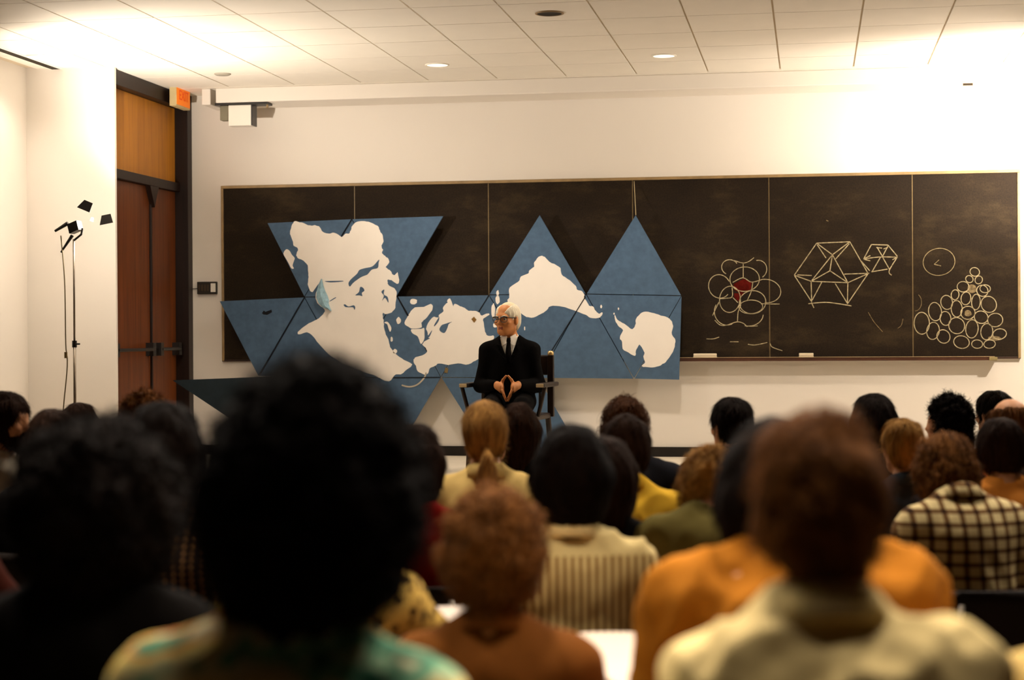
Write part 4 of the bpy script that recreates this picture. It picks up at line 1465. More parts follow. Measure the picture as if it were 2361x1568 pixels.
def strands(v, f, N, HC, HM, style, count, rng, L=0.06, w=0.0016, curl=0.0):
    """thin locks of hair growing over the hair volume, as narrow quads"""
    a, b, c, d = (v[f[:, i]] for i in range(4))
    area = np.linalg.norm(np.cross(c - a, d - b), axis=1)
    fi = rng.choice(len(f), count, p=area / area.sum())
    t1_, t2_ = rng.random((count, 1)), rng.random((count, 1))
    p0 = (a[fi] * (1 - t1_) + b[fi] * t1_) * (1 - t2_) + (d[fi] * (1 - t1_) + c[fi] * t1_) * t2_
    n0 = N[f[fi, 0]]
    up = HM @ V(0, 0, 1)
    crown = HC + HM @ V(0, -0.03, 0.10)
    if style in ('afro', 'curls'):
        dr = n0 * 0.9 + rng.normal(size=(count, 3)) * 0.8
    else:
        dr = -up + 0.7 * (p0 - crown) / 0.12 + rng.normal(size=(count, 3)) * (0.18 + curl)
        dr -= n0 * (dr * n0).sum(1, keepdims=True)
    dr /= np.maximum(np.linalg.norm(dr, axis=1, keepdims=True), 1e-6)
    side = np.cross(dr, n0)
    side /= np.maximum(np.linalg.norm(side, axis=1, keepdims=True), 1e-6)
    Ls = L * rng.uniform(0.5, 1.2, (count, 1))
    bend = rng.normal(size=(count, 1)) * 0.25
    ph = rng.uniform(0, 6.28, (count, 1))
    VV, FF = [], []
    K = 4
    for k in range(K):
        t = k / (K - 1)
        off = dr * Ls * t + side * (bend * Ls * t * t)
        if style in ('afro', 'curls'):
            off = off + side * np.sin(ph + t * 5) * L * 0.25
            lift = 0.0
        else:
            lift = 0.0025 + 0.010 * curl * 4 * np.sin(ph + t * 3) - (Ls * t) ** 2 / (2 * 0.11) * 0.75
        ww = w * (1 - 0.75 * t)
        q = p0 + off + n0 * lift
        VV += [q - side * ww, q + side * ww]
    VV = np.stack(VV, 1).reshape(-1, 3)
    base = (np.arange(count) * 2 * K)[:, None]
    for k in range(K - 1):
        FF.append(base + np.array([[2 * k, 2 * k + 1, 2 * k + 3, 2 * k + 2]]))
    return VV, np.concatenate(FF)


def shoe_mesh():
    S = SDF()
    S.ell((0, 0.0, 0.045), (0.042, 0.055, 0.045), k=0.03).ell((0, 0.09, 0.035), (0.045, 0.10, 0.034), k=0.04)
    S.func(lambda x, y, z: z + 0 * x + 0 * y - 0.004, (-0.2, -0.2, -0.05), (0.2, 0.3, 0.0), 0.004, True)
    v, f = S.mesh(0.012)
    me = np_mesh('shoe', v, f)
    me.materials.append(SHOE)
    return me


SHOE_ME = shoe_mesh()


# ------------------------------------------------------------------ tablet-arm chairs
def chair_proto():
    P = {}
    m_ = MB()
    nx_, ny_ = 8, 8
    top, bot = [], []
    for j in range(ny_ + 1):
        for i in range(nx_ + 1):
            u, w_ = i / nx_ * 2 - 1, j / ny_
            x, y = u * 0.21 * (1 - 0.08 * (1 - w_)), -0.19 + w_ * 0.46
            z = 0.425 - 0.018 * (1 - u * u) - (0.03 * max(0, w_ - .8) / .2) ** 1.0 * 0.5
            top.append((x, y, z))
            bot.append((x, y, z - 0.012))
    fs = []
    st = nx_ + 1
    nn = len(top)
    for j in range(ny_):
        for i in range(nx_):
            a = j * st + i
            fs.append((a, a + 1, a + st + 1, a + st))
            fs.append((nn + a, nn + a + st, nn + a + st + 1, nn + a + 1))
    rim = [i for i in range(st)] + [j * st + nx_ for j in range(1, ny_ + 1)] + [ny_ * st + i for i in range(nx_ - 1, -1, -1)] + [j * st for j in range(ny_ - 1, 0, -1)]
    for i in range(len(rim)):
        a, b = rim[i], rim[(i + 1) % len(rim)]
        fs.append((b, a, nn + a, nn + b))
    P['seat'] = m_.add(top + bot, fs).mesh('seat', True)
    m_ = MB()
    fr, bk = [], []
    for j in range(5):
        for i in range(9):
            u = i / 8 * 2 - 1
            z = 0.50 + 0.20 * j / 4
            y = -0.205 - 0.035 * (j / 4) + 0.035 * u * u
            fr.append((u * 0.20 * (1 - 0.05 * (j / 4) ** 3), y, z))
            bk.append((u * 0.20 * (1 - 0.05 * (j / 4) ** 3), y - 0.012, z))
    fs = []
    for j in range(4):
        for i in range(8):
            a = j * 9 + i
            fs.append((a, a + 9, a + 10, a + 1))
            fs.append((45 + a, 45 + a + 1, 45 + a + 10, 45 + a + 9))
    rim = list(range(9)) + [j * 9 + 8 for j in range(1, 5)] + [36 + i for i in range(7, -1, -1)] + [j * 9 for j in range(3, 0, -1)]
    for i in range(len(rim)):
        a, b = rim[i], rim[(i + 1) % len(rim)]
        fs.append((a, b, 45 + b, 45 + a))
    P['backrest'] = m_.add(fr + bk, fs).mesh('backrest', True)
    for nm, pts in (('leg_a', [(-0.17, -0.17, 0.41), (-0.20, -0.23, 0.0)]), ('leg_b', [(0.17, -0.17, 0.41), (0.20, -0.23, 0.0)]), ('leg_c', [(-0.17, 0.20, 0.405), (-0.19, 0.24, 0.0)]), ('leg_d', [(0.17, 0.20, 0.405), (0.19, 0.24, 0.0)])):
        P[nm] = MB().tube(pts, 0.011, 8).mesh('leg', True)
    P['back_support'] = MB().tube([(-0.16, -0.16, 0.405), (-0.16, -0.25, 0.46), (-0.15, -0.255, 0.66)], 0.009, 6).tube([(0.16, -0.16, 0.405), (0.16, -0.25, 0.46), (0.15, -0.255, 0.66)], 0.009, 6).mesh('back_support', True)
    P['arm_support'] = MB().tube([(0.20, 0.0, 0.41), (0.27, 0.02, 0.44), (0.29, 0.06, 0.66), (0.28, 0.22, 0.70)], 0.011, 8).mesh('arm_support', True)
    out = []
    for (x, y) in ((0.40, 0.26), (0.405, 0.70), (0.39, 0.735), (0.36, 0.745), (0.22, 0.745), (0.175, 0.735), (0.145, 0.70), (0.13, 0.62), (0.14, 0.50), (0.18, 0.40), (0.225, 0.30), (0.235, 0.16), (0.25, 0.10), (0.30, 0.07), (0.36, 0.08), (0.39, 0.12)):
        out.append((x, y, 0.70))
    P['tablet'] = MB().prism(out, (0, 0, 0.018)).mesh('tablet')
    return P


CHP = chair_proto()
for k_, me_ in CHP.items():
    me_.materials.append({'seat': M_SEAT, 'backrest': M_SEAT, 'tablet': M_TABLET}.get(k_, M_STEEL))
CHAIRS = []


def tablet_chair(root, yaw, s, whose, label=None):
    c = empty('tablet_chair', root, yaw)
    for k_, me_ in CHP.items():
        link_obj(k_.split('_a')[0].split('_b')[0].split('_c')[0].split('_d')[0] if k_.startswith('leg') else k_, me_, None, c)
    CHAIRS.append((c, whose))
    tag(c, label or ('tablet-arm chair under the ' + ' '.join(whose.split()[:11])), 'chair', 'tablet-arm chairs in the hall')
    return c

# ------------------------------------------------------------------ clothes with a pattern
def pattern(name, fn):
    n = NT(name, 0.9, 0.08)
    n.base(fn(n))
    n.bump(n.noise(260, 2), 0.1, 0.002)
    MATS[name] = n.m
    return n.m


def waves(n, axis, period, rot=(0, 0, 0)):
    w_ = n.node('ShaderNodeTexWave', wave_type='BANDS', bands_direction=axis, wave_profile='SIN')
    w_.inputs['Scale'].default_value = 0.314159 / period
    w_.inputs['Distortion'].default_value = 0.6
    w_.inputs['Detail Scale'].default_value = 0.5
    n.link(n.coord(rot=rot), w_.inputs['Vector'])
    return w_.outputs['Fac']


def stripes(n):
    f = waves(n, 'X', 0.021)
    c = n.ramp(f, [(0.30, (0.20, 0.10, 0.025)), (0.62, (0.64, 0.48, 0.20))])
    sx_ = n.node('ShaderNodeSeparateXYZ')
    n.link(n.coord(), sx_.inputs[0])
    gt = n.node('ShaderNodeMath', operation='GREATER_THAN')
    gt.inputs[1].default_value = 0.885
    n.link(sx_.outputs['Z'], gt.inputs[0])
    return n.mix(gt.outputs[0], c, (0.62, 0.47, 0.20))


def plaid(n):
    a = n.ramp(waves(n, 'X', 0.050), [(0.14, (0, 0, 0)), (0.36, (1, 1, 1))])
    b = n.ramp(waves(n, 'Z', 0.042), [(0.14, (0, 0, 0)), (0.36, (1, 1, 1))])
    m_ = n.mix(1.0, a, b, 'MULTIPLY')
    ave = n.mix(0.5, a, b)
    c = n.ramp(ave, [(0.0, (0.02, 0.007, 0.003)), (0.5, (0.13, 0.065, 0.022)), (1.0, (0.55, 0.43, 0.21))])
    return c


def leopard(n):
    v_ = n.node('ShaderNodeTexVoronoi')
    v_.inputs['Scale'].default_value = 34
    n.link(n.coord(), v_.inputs['Vector'])
    nz = n.noise(26, 3)
    f = n.mix(0.35, v_.outputs['Distance'], nz)
    return n.ramp(f, [(0.36, (0.015, 0.007, 0.003)), (0.42, (0.10, 0.05, 0.012)), (0.47, (0.48, 0.31, 0.07))])


def floral(n):
    a = n.noise(7.5, 3)
    c = n.ramp(a, [(0.30, (0.01, 0.06, 0.03)), (0.41, (0.16, 0.42, 0.25)), (0.47, (0.76, 0.66, 0.34)), (0.56, (0.80, 0.60, 0.14)), (0.61, (0.55, 0.13, 0.01)), (0.68, (0.06, 0.26, 0.15))])
    b = n.noise(19, 2)
    return n.mix(n.ramp(b, [(0.55, (0, 0, 0)), (0.66, (0.8, 0.8, 0.8))]), c, (0.70, 0.66, 0.40))


def darkcheck(n):
    a = n.ramp(waves(n, 'X', 0.022), [(0.60, (0, 0, 0)), (0.85, (1, 1, 1))])
    b = n.ramp(waves(n, 'Z', 0.018), [(0.35, (0, 0, 0)), (0.7, (1, 1, 1))])
    m_ = n.mix(1.0, a, b, 'MULTIPLY')
    return n.mix(m_, (0.008, 0.003, 0.002), (0.18, 0.09, 0.03))


C_STRIPE = pattern('shirt_striped', stripes)
C_PLAID = pattern('shirt_plaid', plaid)
C_LEO = pattern('shirt_spotted', leopard)
C_FLORAL = pattern('shirt_floral', floral)
C_CHECK = pattern('shirt_dark_check', darkcheck)
C_CREAM = cloth('shirt_cream', (0.78, 0.60, 0.27), 0.10)
C_MUSTARD = cloth('shirt_mustard', (0.36, 0.130, 0.013), 0.16)
C_TAN = cloth('blouse_tan', (0.55, 0.38, 0.13), 0.12)
C_YELLOW = cloth('shirt_yellow', (0.72, 0.42, 0.035), 0.10)
C_NAVY = cloth('jacket_navy', (0.014, 0.014, 0.018))
C_BROWN = cloth('jacket_brown', (0.12, 0.040, 0.007), 0.2)
C_DKBROWN = cloth('top_dark_brown', (0.030, 0.012, 0.006), 0.2)
C_BLACK = cloth('top_black', (0.003, 0.0022, 0.0018))
C_OLIVE = cloth('sweater_olive', (0.14, 0.11, 0.030), 0.12)
C_RED = cloth('top_red', (0.20, 0.006, 0.003), 0.15)
C_ORANGE = cloth('shirt_orange', (0.62, 0.22, 0.035), 0.12)
C_BLUE = cloth('shirt_blue_grey', (0.04, 0.055, 0.075), 0.2)
C_WHITE = cloth('shirt_white', (0.72, 0.64, 0.50), 0.06)
C_MAROON = cloth('top_maroon', (0.045, 0.010, 0.006), 0.2)

H_BLACK = hair_mat('hair_black', (0.002, 0.001, 0.0008), (0.009, 0.004, 0.002))
H_BLACKC = hair_mat('hair_black_curly', (0.0015, 0.0008, 0.0005), (0.006, 0.0025, 0.001), curl=True)
H_DARK = hair_mat('hair_dark_brown', (0.006, 0.002, 0.001), (0.030, 0.011, 0.004))
H_DARK2 = hair_mat('hair_chestnut', (0.015, 0.005, 0.002), (0.085, 0.03, 0.009))
H_BROWN = hair_mat('hair_brown', (0.025, 0.009, 0.003), (0.16, 0.062, 0.016))
H_BROWNC = hair_mat('hair_brown_curly', (0.016, 0.005, 0.002), (0.22, 0.085, 0.018), curl=True)
H_AUBURN = hair_mat('hair_auburn', (0.016, 0.005, 0.0015), (0.26, 0.095, 0.018), curl=True)
H_BLONDE = hair_mat('hair_blonde', (0.06, 0.02, 0.006), (0.48, 0.24, 0.06))
H_SAND = hair_mat('hair_sandy', (0.07, 0.024, 0.006), (0.52, 0.26, 0.06))
H_WHITE = hair_mat('hair_white', (0.60, 0.52, 0.38), (0.88, 0.80, 0.62))

SPEAK = at_depth(1175, 700, 12.2)

PP = dict(
    A=('person in bright floral shirt with huge dark afro', 715, 788, 2.5, ('afro', dict(R=0.150, up=0.0, tall=1.42)), H_BLACKC, C_FLORAL, dict(sh=1.04, top=0.115, skin=SKIN_D, hn=(0.012, 44), tilt=0.09, wr=0.006, hres=0.006)),
    A2=('person with round dark bushy hair in black at far left', 224, 968, 3.35, ('afro', dict(R=0.160, up=-0.03, tall=1.12)), H_BLACKC, C_BLACK, dict(top=0.03, hn=(0.010, 44), hres=0.006)),
    B=('person with tousled brown curls in a brown jacket', 1138, 1106, 3.7, ('shag', dict(vol=0.024, curl=0.6, sl=0.05, len=0.13)), H_BROWNC, C_BROWN, dict(sh=1.10, top=0.062, hn=(0.013, 26), lean=0.16, nod=0.05, hs=1.04, collar=C_BROWN, skin=SKIN, hres=0.006)),
    C=('person with auburn hair in a pale cream collared shirt', 1886, 946, 2.6, ('shag', dict(vol=0.004, curl=0.25, sl=0.05)), H_AUBURN, C_CREAM, dict(sh=0.93, top=0.016, collar=C_CREAM, hn=(0.011, 22), wr=0.020, yaw=0.03, lean=0.15, hs=0.95, tilt=-0.05, hres=0.006, sres=0.0095)),
    D=('person in mustard shirt half hidden behind the auburn head', 1795, 968, 3.45, ('long', dict(vol=0.020, len=0.14)), H_BLACK, C_MUSTARD, dict(sh=1.16, top=0.022, hunch=0.07, lean=0.18, wr=0.022, tilt=-0.04, sres=0.0095)),
    E=('person with long black hair in a striped shirt', 1318, 979, 4.85, ('long', dict(vol=0.024, len=0.16)), H_BLACK, C_STRIPE, dict(sh=1.06, top=0.026, collar=C_CREAM, wr=0.011)),
    F=('person with shoulder-length dark hair ahead of the striped shirt', 1396, 1010, 5.65, ('long', dict(vol=0.014, len=0.22)), H_DARK, C_BLACK, dict(top=0.016)),
    G=('person with blonde ponytail in a tan blouse', 1117, 925, 6.8, ('pony', dict(vol=0.008)), H_BLONDE, C_TAN, dict(sh=1.1, hunch=0.015, top=0.01, skin=SKIN_P, hn=(0.003, 60), wr=0.010, hs=1.0, yaw=0.25, collar=C_TAN)),
    I=('person in a white shirt hidden behind the blonde ponytail', 1128, 952, 7.7, ('short', dict(vol=0.008)), H_DARK, C_WHITE, dict(top=0.01, sh=1.12)),
    Hh=('person with sleek dark hair right of the blonde ponytail', 1196, 930, 8.5, ('long', dict(vol=0.012, len=0.20)), H_DARK, C_BLACK, dict(top=0.012)),
    J=('person with dark hair in a deep red top', 955, 978, 5.9, ('long', dict(vol=0.012, len=0.13)), H_DARK, C_RED, dict(top=0.015, yaw=0.1)),
    K=('person in a yellow spotted shirt with bare forearm on a desk', 738, 1010, 4.15, ('shag', dict(vol=0.012)), H_DARK, C_LEO,
       dict(top=0.015, sh=1.1, sleeve=0.4, skin=SKIN_P, arms={'R': dict(elbow=(0.285, 0.16, 0.79), wrist=(0.255, 0.40, 0.755), dir=(0.05, 1, -0.12))})),
    L=('person with short dark hair in a yellow shirt', 1443, 955, 6.8, ('shag', dict(vol=0.008)), H_DARK, C_YELLOW, dict(sh=1.08, hunch=0.02, top=0.012, collar=C_YELLOW, wr=0.010, yaw=0.12, tilt=0.02)),
    M=('person with ear-length brown hair in a navy jacket', 1441, 916, 8.0, ('bushy', dict(vol=0.016, curl=0.3)), H_DARK2, C_NAVY, dict(sh=1.14, hunch=0.035, top=0.02, hn=(0.008, 30))),
    N=('person with cropped black hair in a dark brown top by the white wall', 1686, 917, 8.2, ('short', dict(vol=0.010)), H_BLACK, C_DKBROWN, dict(sh=1.2, hunch=0.045, top=0.012, turn=0.3, skin=SKIN)),
    O=('person with blonde waves bowed forward in an olive sweater', 1640, 1040, 5.6, ('bushy', dict(vol=0.016, curl=0.5)), H_SAND, C_OLIVE, dict(lean=0.30, nod=0.25, hunch=0.07, hs=0.94, top=0.02, sh=1.06, hn=(0.010, 30), tilt=0.06)),
    P=('person with tall dark wavy hair left of the sandy-haired one', 2014, 908, 8.4, ('long', dict(vol=0.018, len=0.18)), H_BLACK, C_BLACK, dict(top=0.02, tilt=0.05)),
    Q=('person with short sandy hair in a blue-grey shirt', 2084, 966, 7.3, ('short', dict(vol=0.010)), H_SAND, C_BLUE, dict(top=0.012, hunch=0.02, collar=C_BLUE, skin=SKIN)),
    Rr=('person with curly black hair turned to the left', 2188, 911, 8.6, ('curls', dict(vol=0.006, len=0.10)), H_BLACKC, C_BLACK, dict(top=0.03, turn=0.7, hn=(0.008, 40))),
    S=('person in a plaid shirt bent forward with brown hair', 2182, 1009, 6.0, ('bushy', dict(vol=0.014, curl=0.4)), H_BROWNC, C_PLAID, dict(lean=0.30, nod=0.3, hunch=0.065, sh=0.98, top=0.018, collar=C_PLAID, hn=(0.010, 30), tilt=-0.02)),
    T=('balding person behind the orange shirt at right', 2332, 920, 7.8, ('bald', dict(vol=0.008)), H_BROWN, C_DKBROWN, dict(top=0.0)),
    U=('person with dark hair in an orange shirt at right', 2308, 965, 6.9, ('short', dict(vol=0.012, ears=True)), H_DARK, C_ORANGE, dict(sh=1.1, top=0.014, wr=0.010, hunch=0.03)),
    Vv=('person with black hair farthest right near the board', 2296, 902, 9.7, ('short', dict(vol=0.012)), H_BLACK, C_BLACK, dict(top=0.012)),
    Wp=('person cut off at lower right with a tan sleeve', 2560, 1060, 2.75, ('shag', dict(vol=0.012)), H_DARK, C_TAN, dict(top=0.015, sh=1.1)),
    X1=('bearded person in profile at the left edge', 10, 905, 8.0, ('shag', dict(vol=0.016, beard=True)), H_DARK, C_WHITE, dict(turn=-1.2, top=0.016, yaw=-0.5, collar=C_WHITE, hn=(0.007, 34))),
    X2=('person with smooth dark hair left below the lamp stand', 121, 945, 7.0, ('long', dict(vol=0.012, len=0.14)), H_DARK, C_BLACK, dict(top=0.012)),
    X3=('person with dark brown hair right below the lamp stand', 180, 931, 9.1, ('short', dict(vol=0.014, ears=True)), H_DARK, C_DKBROWN, dict(top=0.014)),
    X4=('person with reddish-lit hair in front of the double doors', 333, 903, 7.7, ('curls', dict(vol=0.0, cr=0.02)), H_AUBURN, C_DKBROWN, dict(top=0.022)),
    X5=('person in a dark checked shirt with long dark hair', 376, 928, 4.9, ('long', dict(vol=0.016, len=0.14)), H_BLACK, C_CHECK, dict(top=0.018, sh=1.05)),
    Yp=('person at the left edge with a hand on a desk', -200, 960, 4.75, ('shag', dict(vol=0.012)), H_DARK, C_MAROON,
        dict(top=0.015, sh=1.0, arms={'R': dict(elbow=(0.27, 0.14, 0.74), wrist=(0.26, 0.38, 0.752), dir=(0.1, 1, -0.05))})),
)
for key, (lab, px, py, dep, hr, hm_, sh_, kw) in PP.items():
    person(lab, px, py, dep, hr, hm_, sh_, **kw)
for i_ in PEOPLE_INFO:
    print('PERSON', i_)

# an empty chair of the second row whose desk shows at the bottom edge
tablet_chair(Vector((0.005, 3.02, floor_z(3.02))), 0.03, 1.0, 'empty', 'empty tablet-arm chair at the bottom edge between floral and cream shirts')


# ------------------------------------------------------------------ papers on the desks
def paper(px, py, z, w_, l_, rot, label, mat=None, th=0.002):
    c_ = on_z(px, py, z)
    o = MB().box((-w_ / 2, -l_ / 2, 0), (w_ / 2, l_ / 2, th)).build('paper' if th < 0.01 else 'notebook', mat or M_PAPER, None)
    o.location = (c_.x, c_.y, z)
    o.rotation_euler.z = rot
    return tag(o, label, 'paper' if th < 0.01 else 'notebook')


paper(975, 1425, 0.673, 0.16, 0.22, 0.3, 'sheet of white paper on the desk beside the spotted shirt')
paper(1030, 1415, 0.676, 0.05, 0.20, -0.2, 'orange folder on the desk beside the spotted shirt', plain('folder_orange', (0.55, 0.20, 0.02), 0.7), 0.004)
o = MB().box((-0.10, -0.13, 0), (0.10, 0.13, 0.022)).build('notebook', M_PAPER, None, bevel=0.003)
o.location = (0.80, 6.42, 0.718 + floor_z(6.0))
o.rotation_euler.z = 0.15
tag(o, 'white notebook on the desk right of the plaid shirt', 'notebook')

# ------------------------------------------------------------------ the speaker
SUIT = cloth('suit_black', (0.0035, 0.003, 0.003), 0.1)
SKIN_S = plain('skin_ruddy', (0.58, 0.23, 0.075), 0.5, 0.3, 0.12, 20)
DRESS = cloth('dress_shirt_white', (0.80, 0.75, 0.66), 0.03)
TIE = cloth('tie_black', (0.006, 0.005, 0.005))


def speaker():
    px, py, dep = 1169, 697, 12.2
    hw_ = at_depth(px, py, dep)
    lean, tilt, turn = 0.05, 0.0, -0.50
    hip = V(0, 0, 0.54)
    RT = rotm(-lean, tilt, 0)

    def T(x, y, z):
        return hip + RT @ (V(x, y, z) - hip) if z > 0.56 else V(x, y, z)
    NK = T(0, -0.008, 1.062)
    hs = 1.04
    HM = rotm(-0.02, 0.0, turn)
    HC = NK + HM @ V(0, 0.030, 0.108 * hs)
    s = (hw_.z - PLAT_Z) / (HC[2] + 0.118 * hs + 0.006)
    d = CAM - hw_
    yaw = -math.atan2(d.x, d.y) - 0.08
    off = rotm(0, 0, yaw) @ (V(HC[0], HC[1], 0) * s)
    root = Vector((hw_.x - off[0], hw_.y - off[1], PLAT_Z))
    S = SDF()
    torso_prims(S, T, 0.90, 0.0)
    S.cap(T(0, -0.02, 0.99), HC + HM @ V(0, -0.025, -0.045), 0.056, 0.053, 0.04)
    h = head_prims(S, HC, HM, hs)
    # hands pressed together: fingertips down and forward, thumbs up
    arm_pts = []
    for sg in (-1, 1):
        shp, elb, wri = T(sg * 0.160, -0.012, 0.915), V(sg * 0.225, 0.035, 0.665), V(sg * 0.080, 0.235, 0.672)
        arm_pts.append((shp, elb, wri))
        S.cap(shp, elb, 0.048, 0.040, 0.04).cap(elb, wri, 0.040, 0.026, 0.02)
        S.cap(wri, V(sg * 0.062, 0.262, 0.660), 0.026, 0.030, 0.02)
        S.ell((sg * 0.046, 0.275, 0.652), (0.020, 0.040, 0.040), k=0.02)
        for i, (L, r) in enumerate(((0.078, 0.0088), (0.084, 0.0090), (0.078, 0.0086), (0.062, 0.0078))):
            kn = V(sg * 0.036, 0.250 + 0.021 * i, 0.640 - 0.002 * i)
            m1 = V(sg * 0.024, 0.256 + 0.022 * i, 0.640 - L * .55)
            tip = V(sg * 0.0085, 0.262 + 0.021 * i, 0.640 - L * 1.02)
            S.cap(kn, m1, r * 1.1, r, 0.006).cap(m1, tip, r, r * .82, 0.004)
        S.cap(V(sg * 0.050, 0.250, 0.672), V(sg * 0.032, 0.262, 0.712), 0.014, 0.0115, 0.012).cap(V(sg * 0.032, 0.262, 0.712), V(sg * 0.009, 0.270, 0.742), 0.011, 0.0085, 0.005)
    legs = []
    for sg in (-1, 1):
        hj, kn, an = V(sg * 0.095, 0.03, 0.535), V(sg * 0.125, 0.43, 0.515), V(sg * 0.12, 0.42, 0.09)
        S.cap(hj, kn, 0.078, 0.055, 0.04).cap(kn, an, 0.05, 0.035, 0.03).cap(an, an + V(0, 0.10, -0.05), 0.034, 0.028, 0.02)
        legs.append((hj, kn, an))
    v, f = S.mesh(0.0052)
    me = np_mesh('person', v * s, f)
    me.materials.append(SKIN_S)
    me.materials.append(LIPS)
    q = (v - HC) @ HM / hs
    lip = (np.abs(q[:, 0]) < 0.021) & (q[:, 1] > 0.074) & (np.abs(q[:, 2] + 0.066) < 0.0125)
    fm = lip[f].all(1)
    me.polygons.foreach_set('material_index', fm.astype(np.int32))
    R_ = link_obj('person', me)
    R_.location = root
    R_.rotation_euler.z = yaw
    tag(R_, 'white-haired speaker in a black suit and glasses seated with hands pressed together', 'person')
    # dress shirt
    S = SDF()
    torso_prims(S, T, 0.90, 0.006)
    S.cap(T(0, -0.018, 0.99), T(0, -0.006, 1.052), 0.064, 0.060, 0.02)
    S.cap(T(0, -0.004, 1.050), T(0, 0.0, 1.14), 0.056, 0.075, 0.006, True)
    v, f = S.mesh(0.009)
    link_obj('dress_shirt', np_mesh('dress_shirt', v * s, f), DRESS, R_)
    # jacket, open in a V at the chest
    S = SDF()
    torso_prims(S, T, 0.93, 0.018)
    for shp, elb, wri in arm_pts:
        S.cap(shp, elb, 0.060, 0.053, 0.05).cap(elb, wri - (wri - elb) * 0.10, 0.052, 0.040, 0.02)
    S.ell((0, 0.02, 0.535), (0.19, 0.16, 0.10), k=0.05)
    for sg in (-1, 1):
        S.ell(T(sg * 0.165, -0.012, 0.952), (0.066, 0.066, 0.040), k=0.03)
    S.cap(T(0, -0.018, 1.01), T(0, -0.01, 1.10), 0.066, 0.080, 0.010, True)
    inv = RT.T

    def vee(x, y, z):
        X, Y, Z = x - hip[0], y - hip[1], z - hip[2]
        ly = inv[1, 0] * X + inv[1, 1] * Y + inv[1, 2] * Z
        lz = inv[2, 0] * X + inv[2, 1] * Y + inv[2, 2] * Z + hip[2]
        return np.maximum(np.abs(x + 0.0 * y) - (lz - 0.845) * 0.42, 0.03 - ly)
    S.func(vee, (-0.09, 0.0, 0.80), (0.09, 0.25, 1.09), 0.004, True)
    v, f = S.mesh(0.0085)
    N = vnormals(v, f)
    v = v + N * (0.004 * vnoise(v * V(12, 12, 7), 4))[:, None]
    link_obj('jacket', np_mesh('jacket', v * s, f), SUIT, R_)
    # collar points, tie
    def chest(x, z, up):
        """front of the chest at height z"""
        y = 0.0
        a = (x / 0.162) ** 2 + ((z - 0.855) / 0.162) ** 2
        y = -0.004 + 0.125 * math.sqrt(max(0.02, 1 - a))
        return T(x, y + up, z) * s
    m_ = MB()
    rows = [(0.014, 1.035), (0.021, 1.012), (0.013, 1.002), (0.019, 0.96), (0.024, 0.91), (0.026, 0.85)]
    for i, (w_, z) in enumerate(rows):
        for x in (-w_, 0, w_):
            yo = max(0.068, chest(0, z, 0.0)[1] / s) if False else None
            p_ = chest(x, z, 0.016 + (0.006 if x == 0 else 0))
            if z > 0.98:
                p_ = T(x, 0.068 + (0.012 if x == 0 else 0.004) + (1.035 - z) * 0.35, z) * s
            m_.v.append(tuple(p_))
    m_.f = [(i * 3 + j, i * 3 + j + 1, i * 3 + j + 4, i * 3 + j + 3) for i in range(len(rows) - 1) for j in range(2)]
    o = m_.build('necktie', TIE, R_, smooth=True)
    o.modifiers.new('solid', 'SOLIDIFY').thickness = 0.006
    for sg in (-1, 1):
        m_ = MB()
        pts = [T(sg * 0.050, 0.030, 1.062), T(sg * 0.012, 0.066, 1.044), T(sg * 0.020, 0.098, 0.988), T(sg * 0.050, 0.098, 0.972), T(sg * 0.066, 0.050, 1.028)]
        m_.add([p_ * s for p_ in pts], [(0, 1, 2, 3, 4)])
        o = m_.build('collar', DRESS, R_)
        o.modifiers.new('solid', 'SOLIDIFY').thickness = 0.004
        m_ = MB()
        pts = [T(sg * 0.070, 0.045, 1.045), T(sg * 0.088, 0.118, 0.985), T(sg * 0.122, 0.125, 0.968), T(sg * 0.085, 0.146, 0.935), T(sg * 0.020, 0.163, 0.845), T(sg * 0.010, 0.163, 0.862), T(sg * 0.055, 0.130, 0.98)]
        m_.add([p_ * s for p_ in pts], [tuple(range(7))])
        o = m_.build('lapel', SUIT, R_)
        o.modifiers.new('solid', 'SOLIDIFY').thickness = 0.005
    # trousers, shoes
    S = SDF()
    S.ell((0, 0.0, 0.53), V(0.186, 0.138, 0.105), k=0.05)
    for hj, kn, an in legs:
        S.cap(hj, kn, 0.093, 0.070, 0.05).cap(kn, an + V(0, 0, -0.005), 0.066, 0.058, 0.03)
    v, f = S.mesh(0.014)
    link_obj('trousers', np_mesh('trousers', v * s, f), SUIT, R_)
    for hj, kn, an in legs:
        link_obj('shoe', SHOE_ME, None, R_, tuple((an * V(1, 1, 0)) * s)).scale = (s, s, s)
    # hair: thin white, high forehead
    v, f = hair_prims('bald', HC, HM, hs, dict(vol=0.008, bw=0.048)).mesh(0.0055)
    N = vnormals(v, f)
    q = (v - HC) @ HM
    v = v + N * (0.0025 * vnoise(q * V(70, 70, 25), 2))[:, None]
    link_obj('hair', np_mesh('hair', v * s, f), H_WHITE, R_)
    S = SDF()
    S.ell(HC + HM @ (V(0, -0.022, 0.040) * hs), V(0.074, 0.088, 0.086) * hs, HM, 0.02)
    v, f = S.mesh(0.0065)
    link_obj('thin_hair', np_mesh('thin_hair', v * s, f), plain('hair_thin_white', (0.74, 0.60, 0.40), 0.7, 0.2, 0.08, 30), R_)
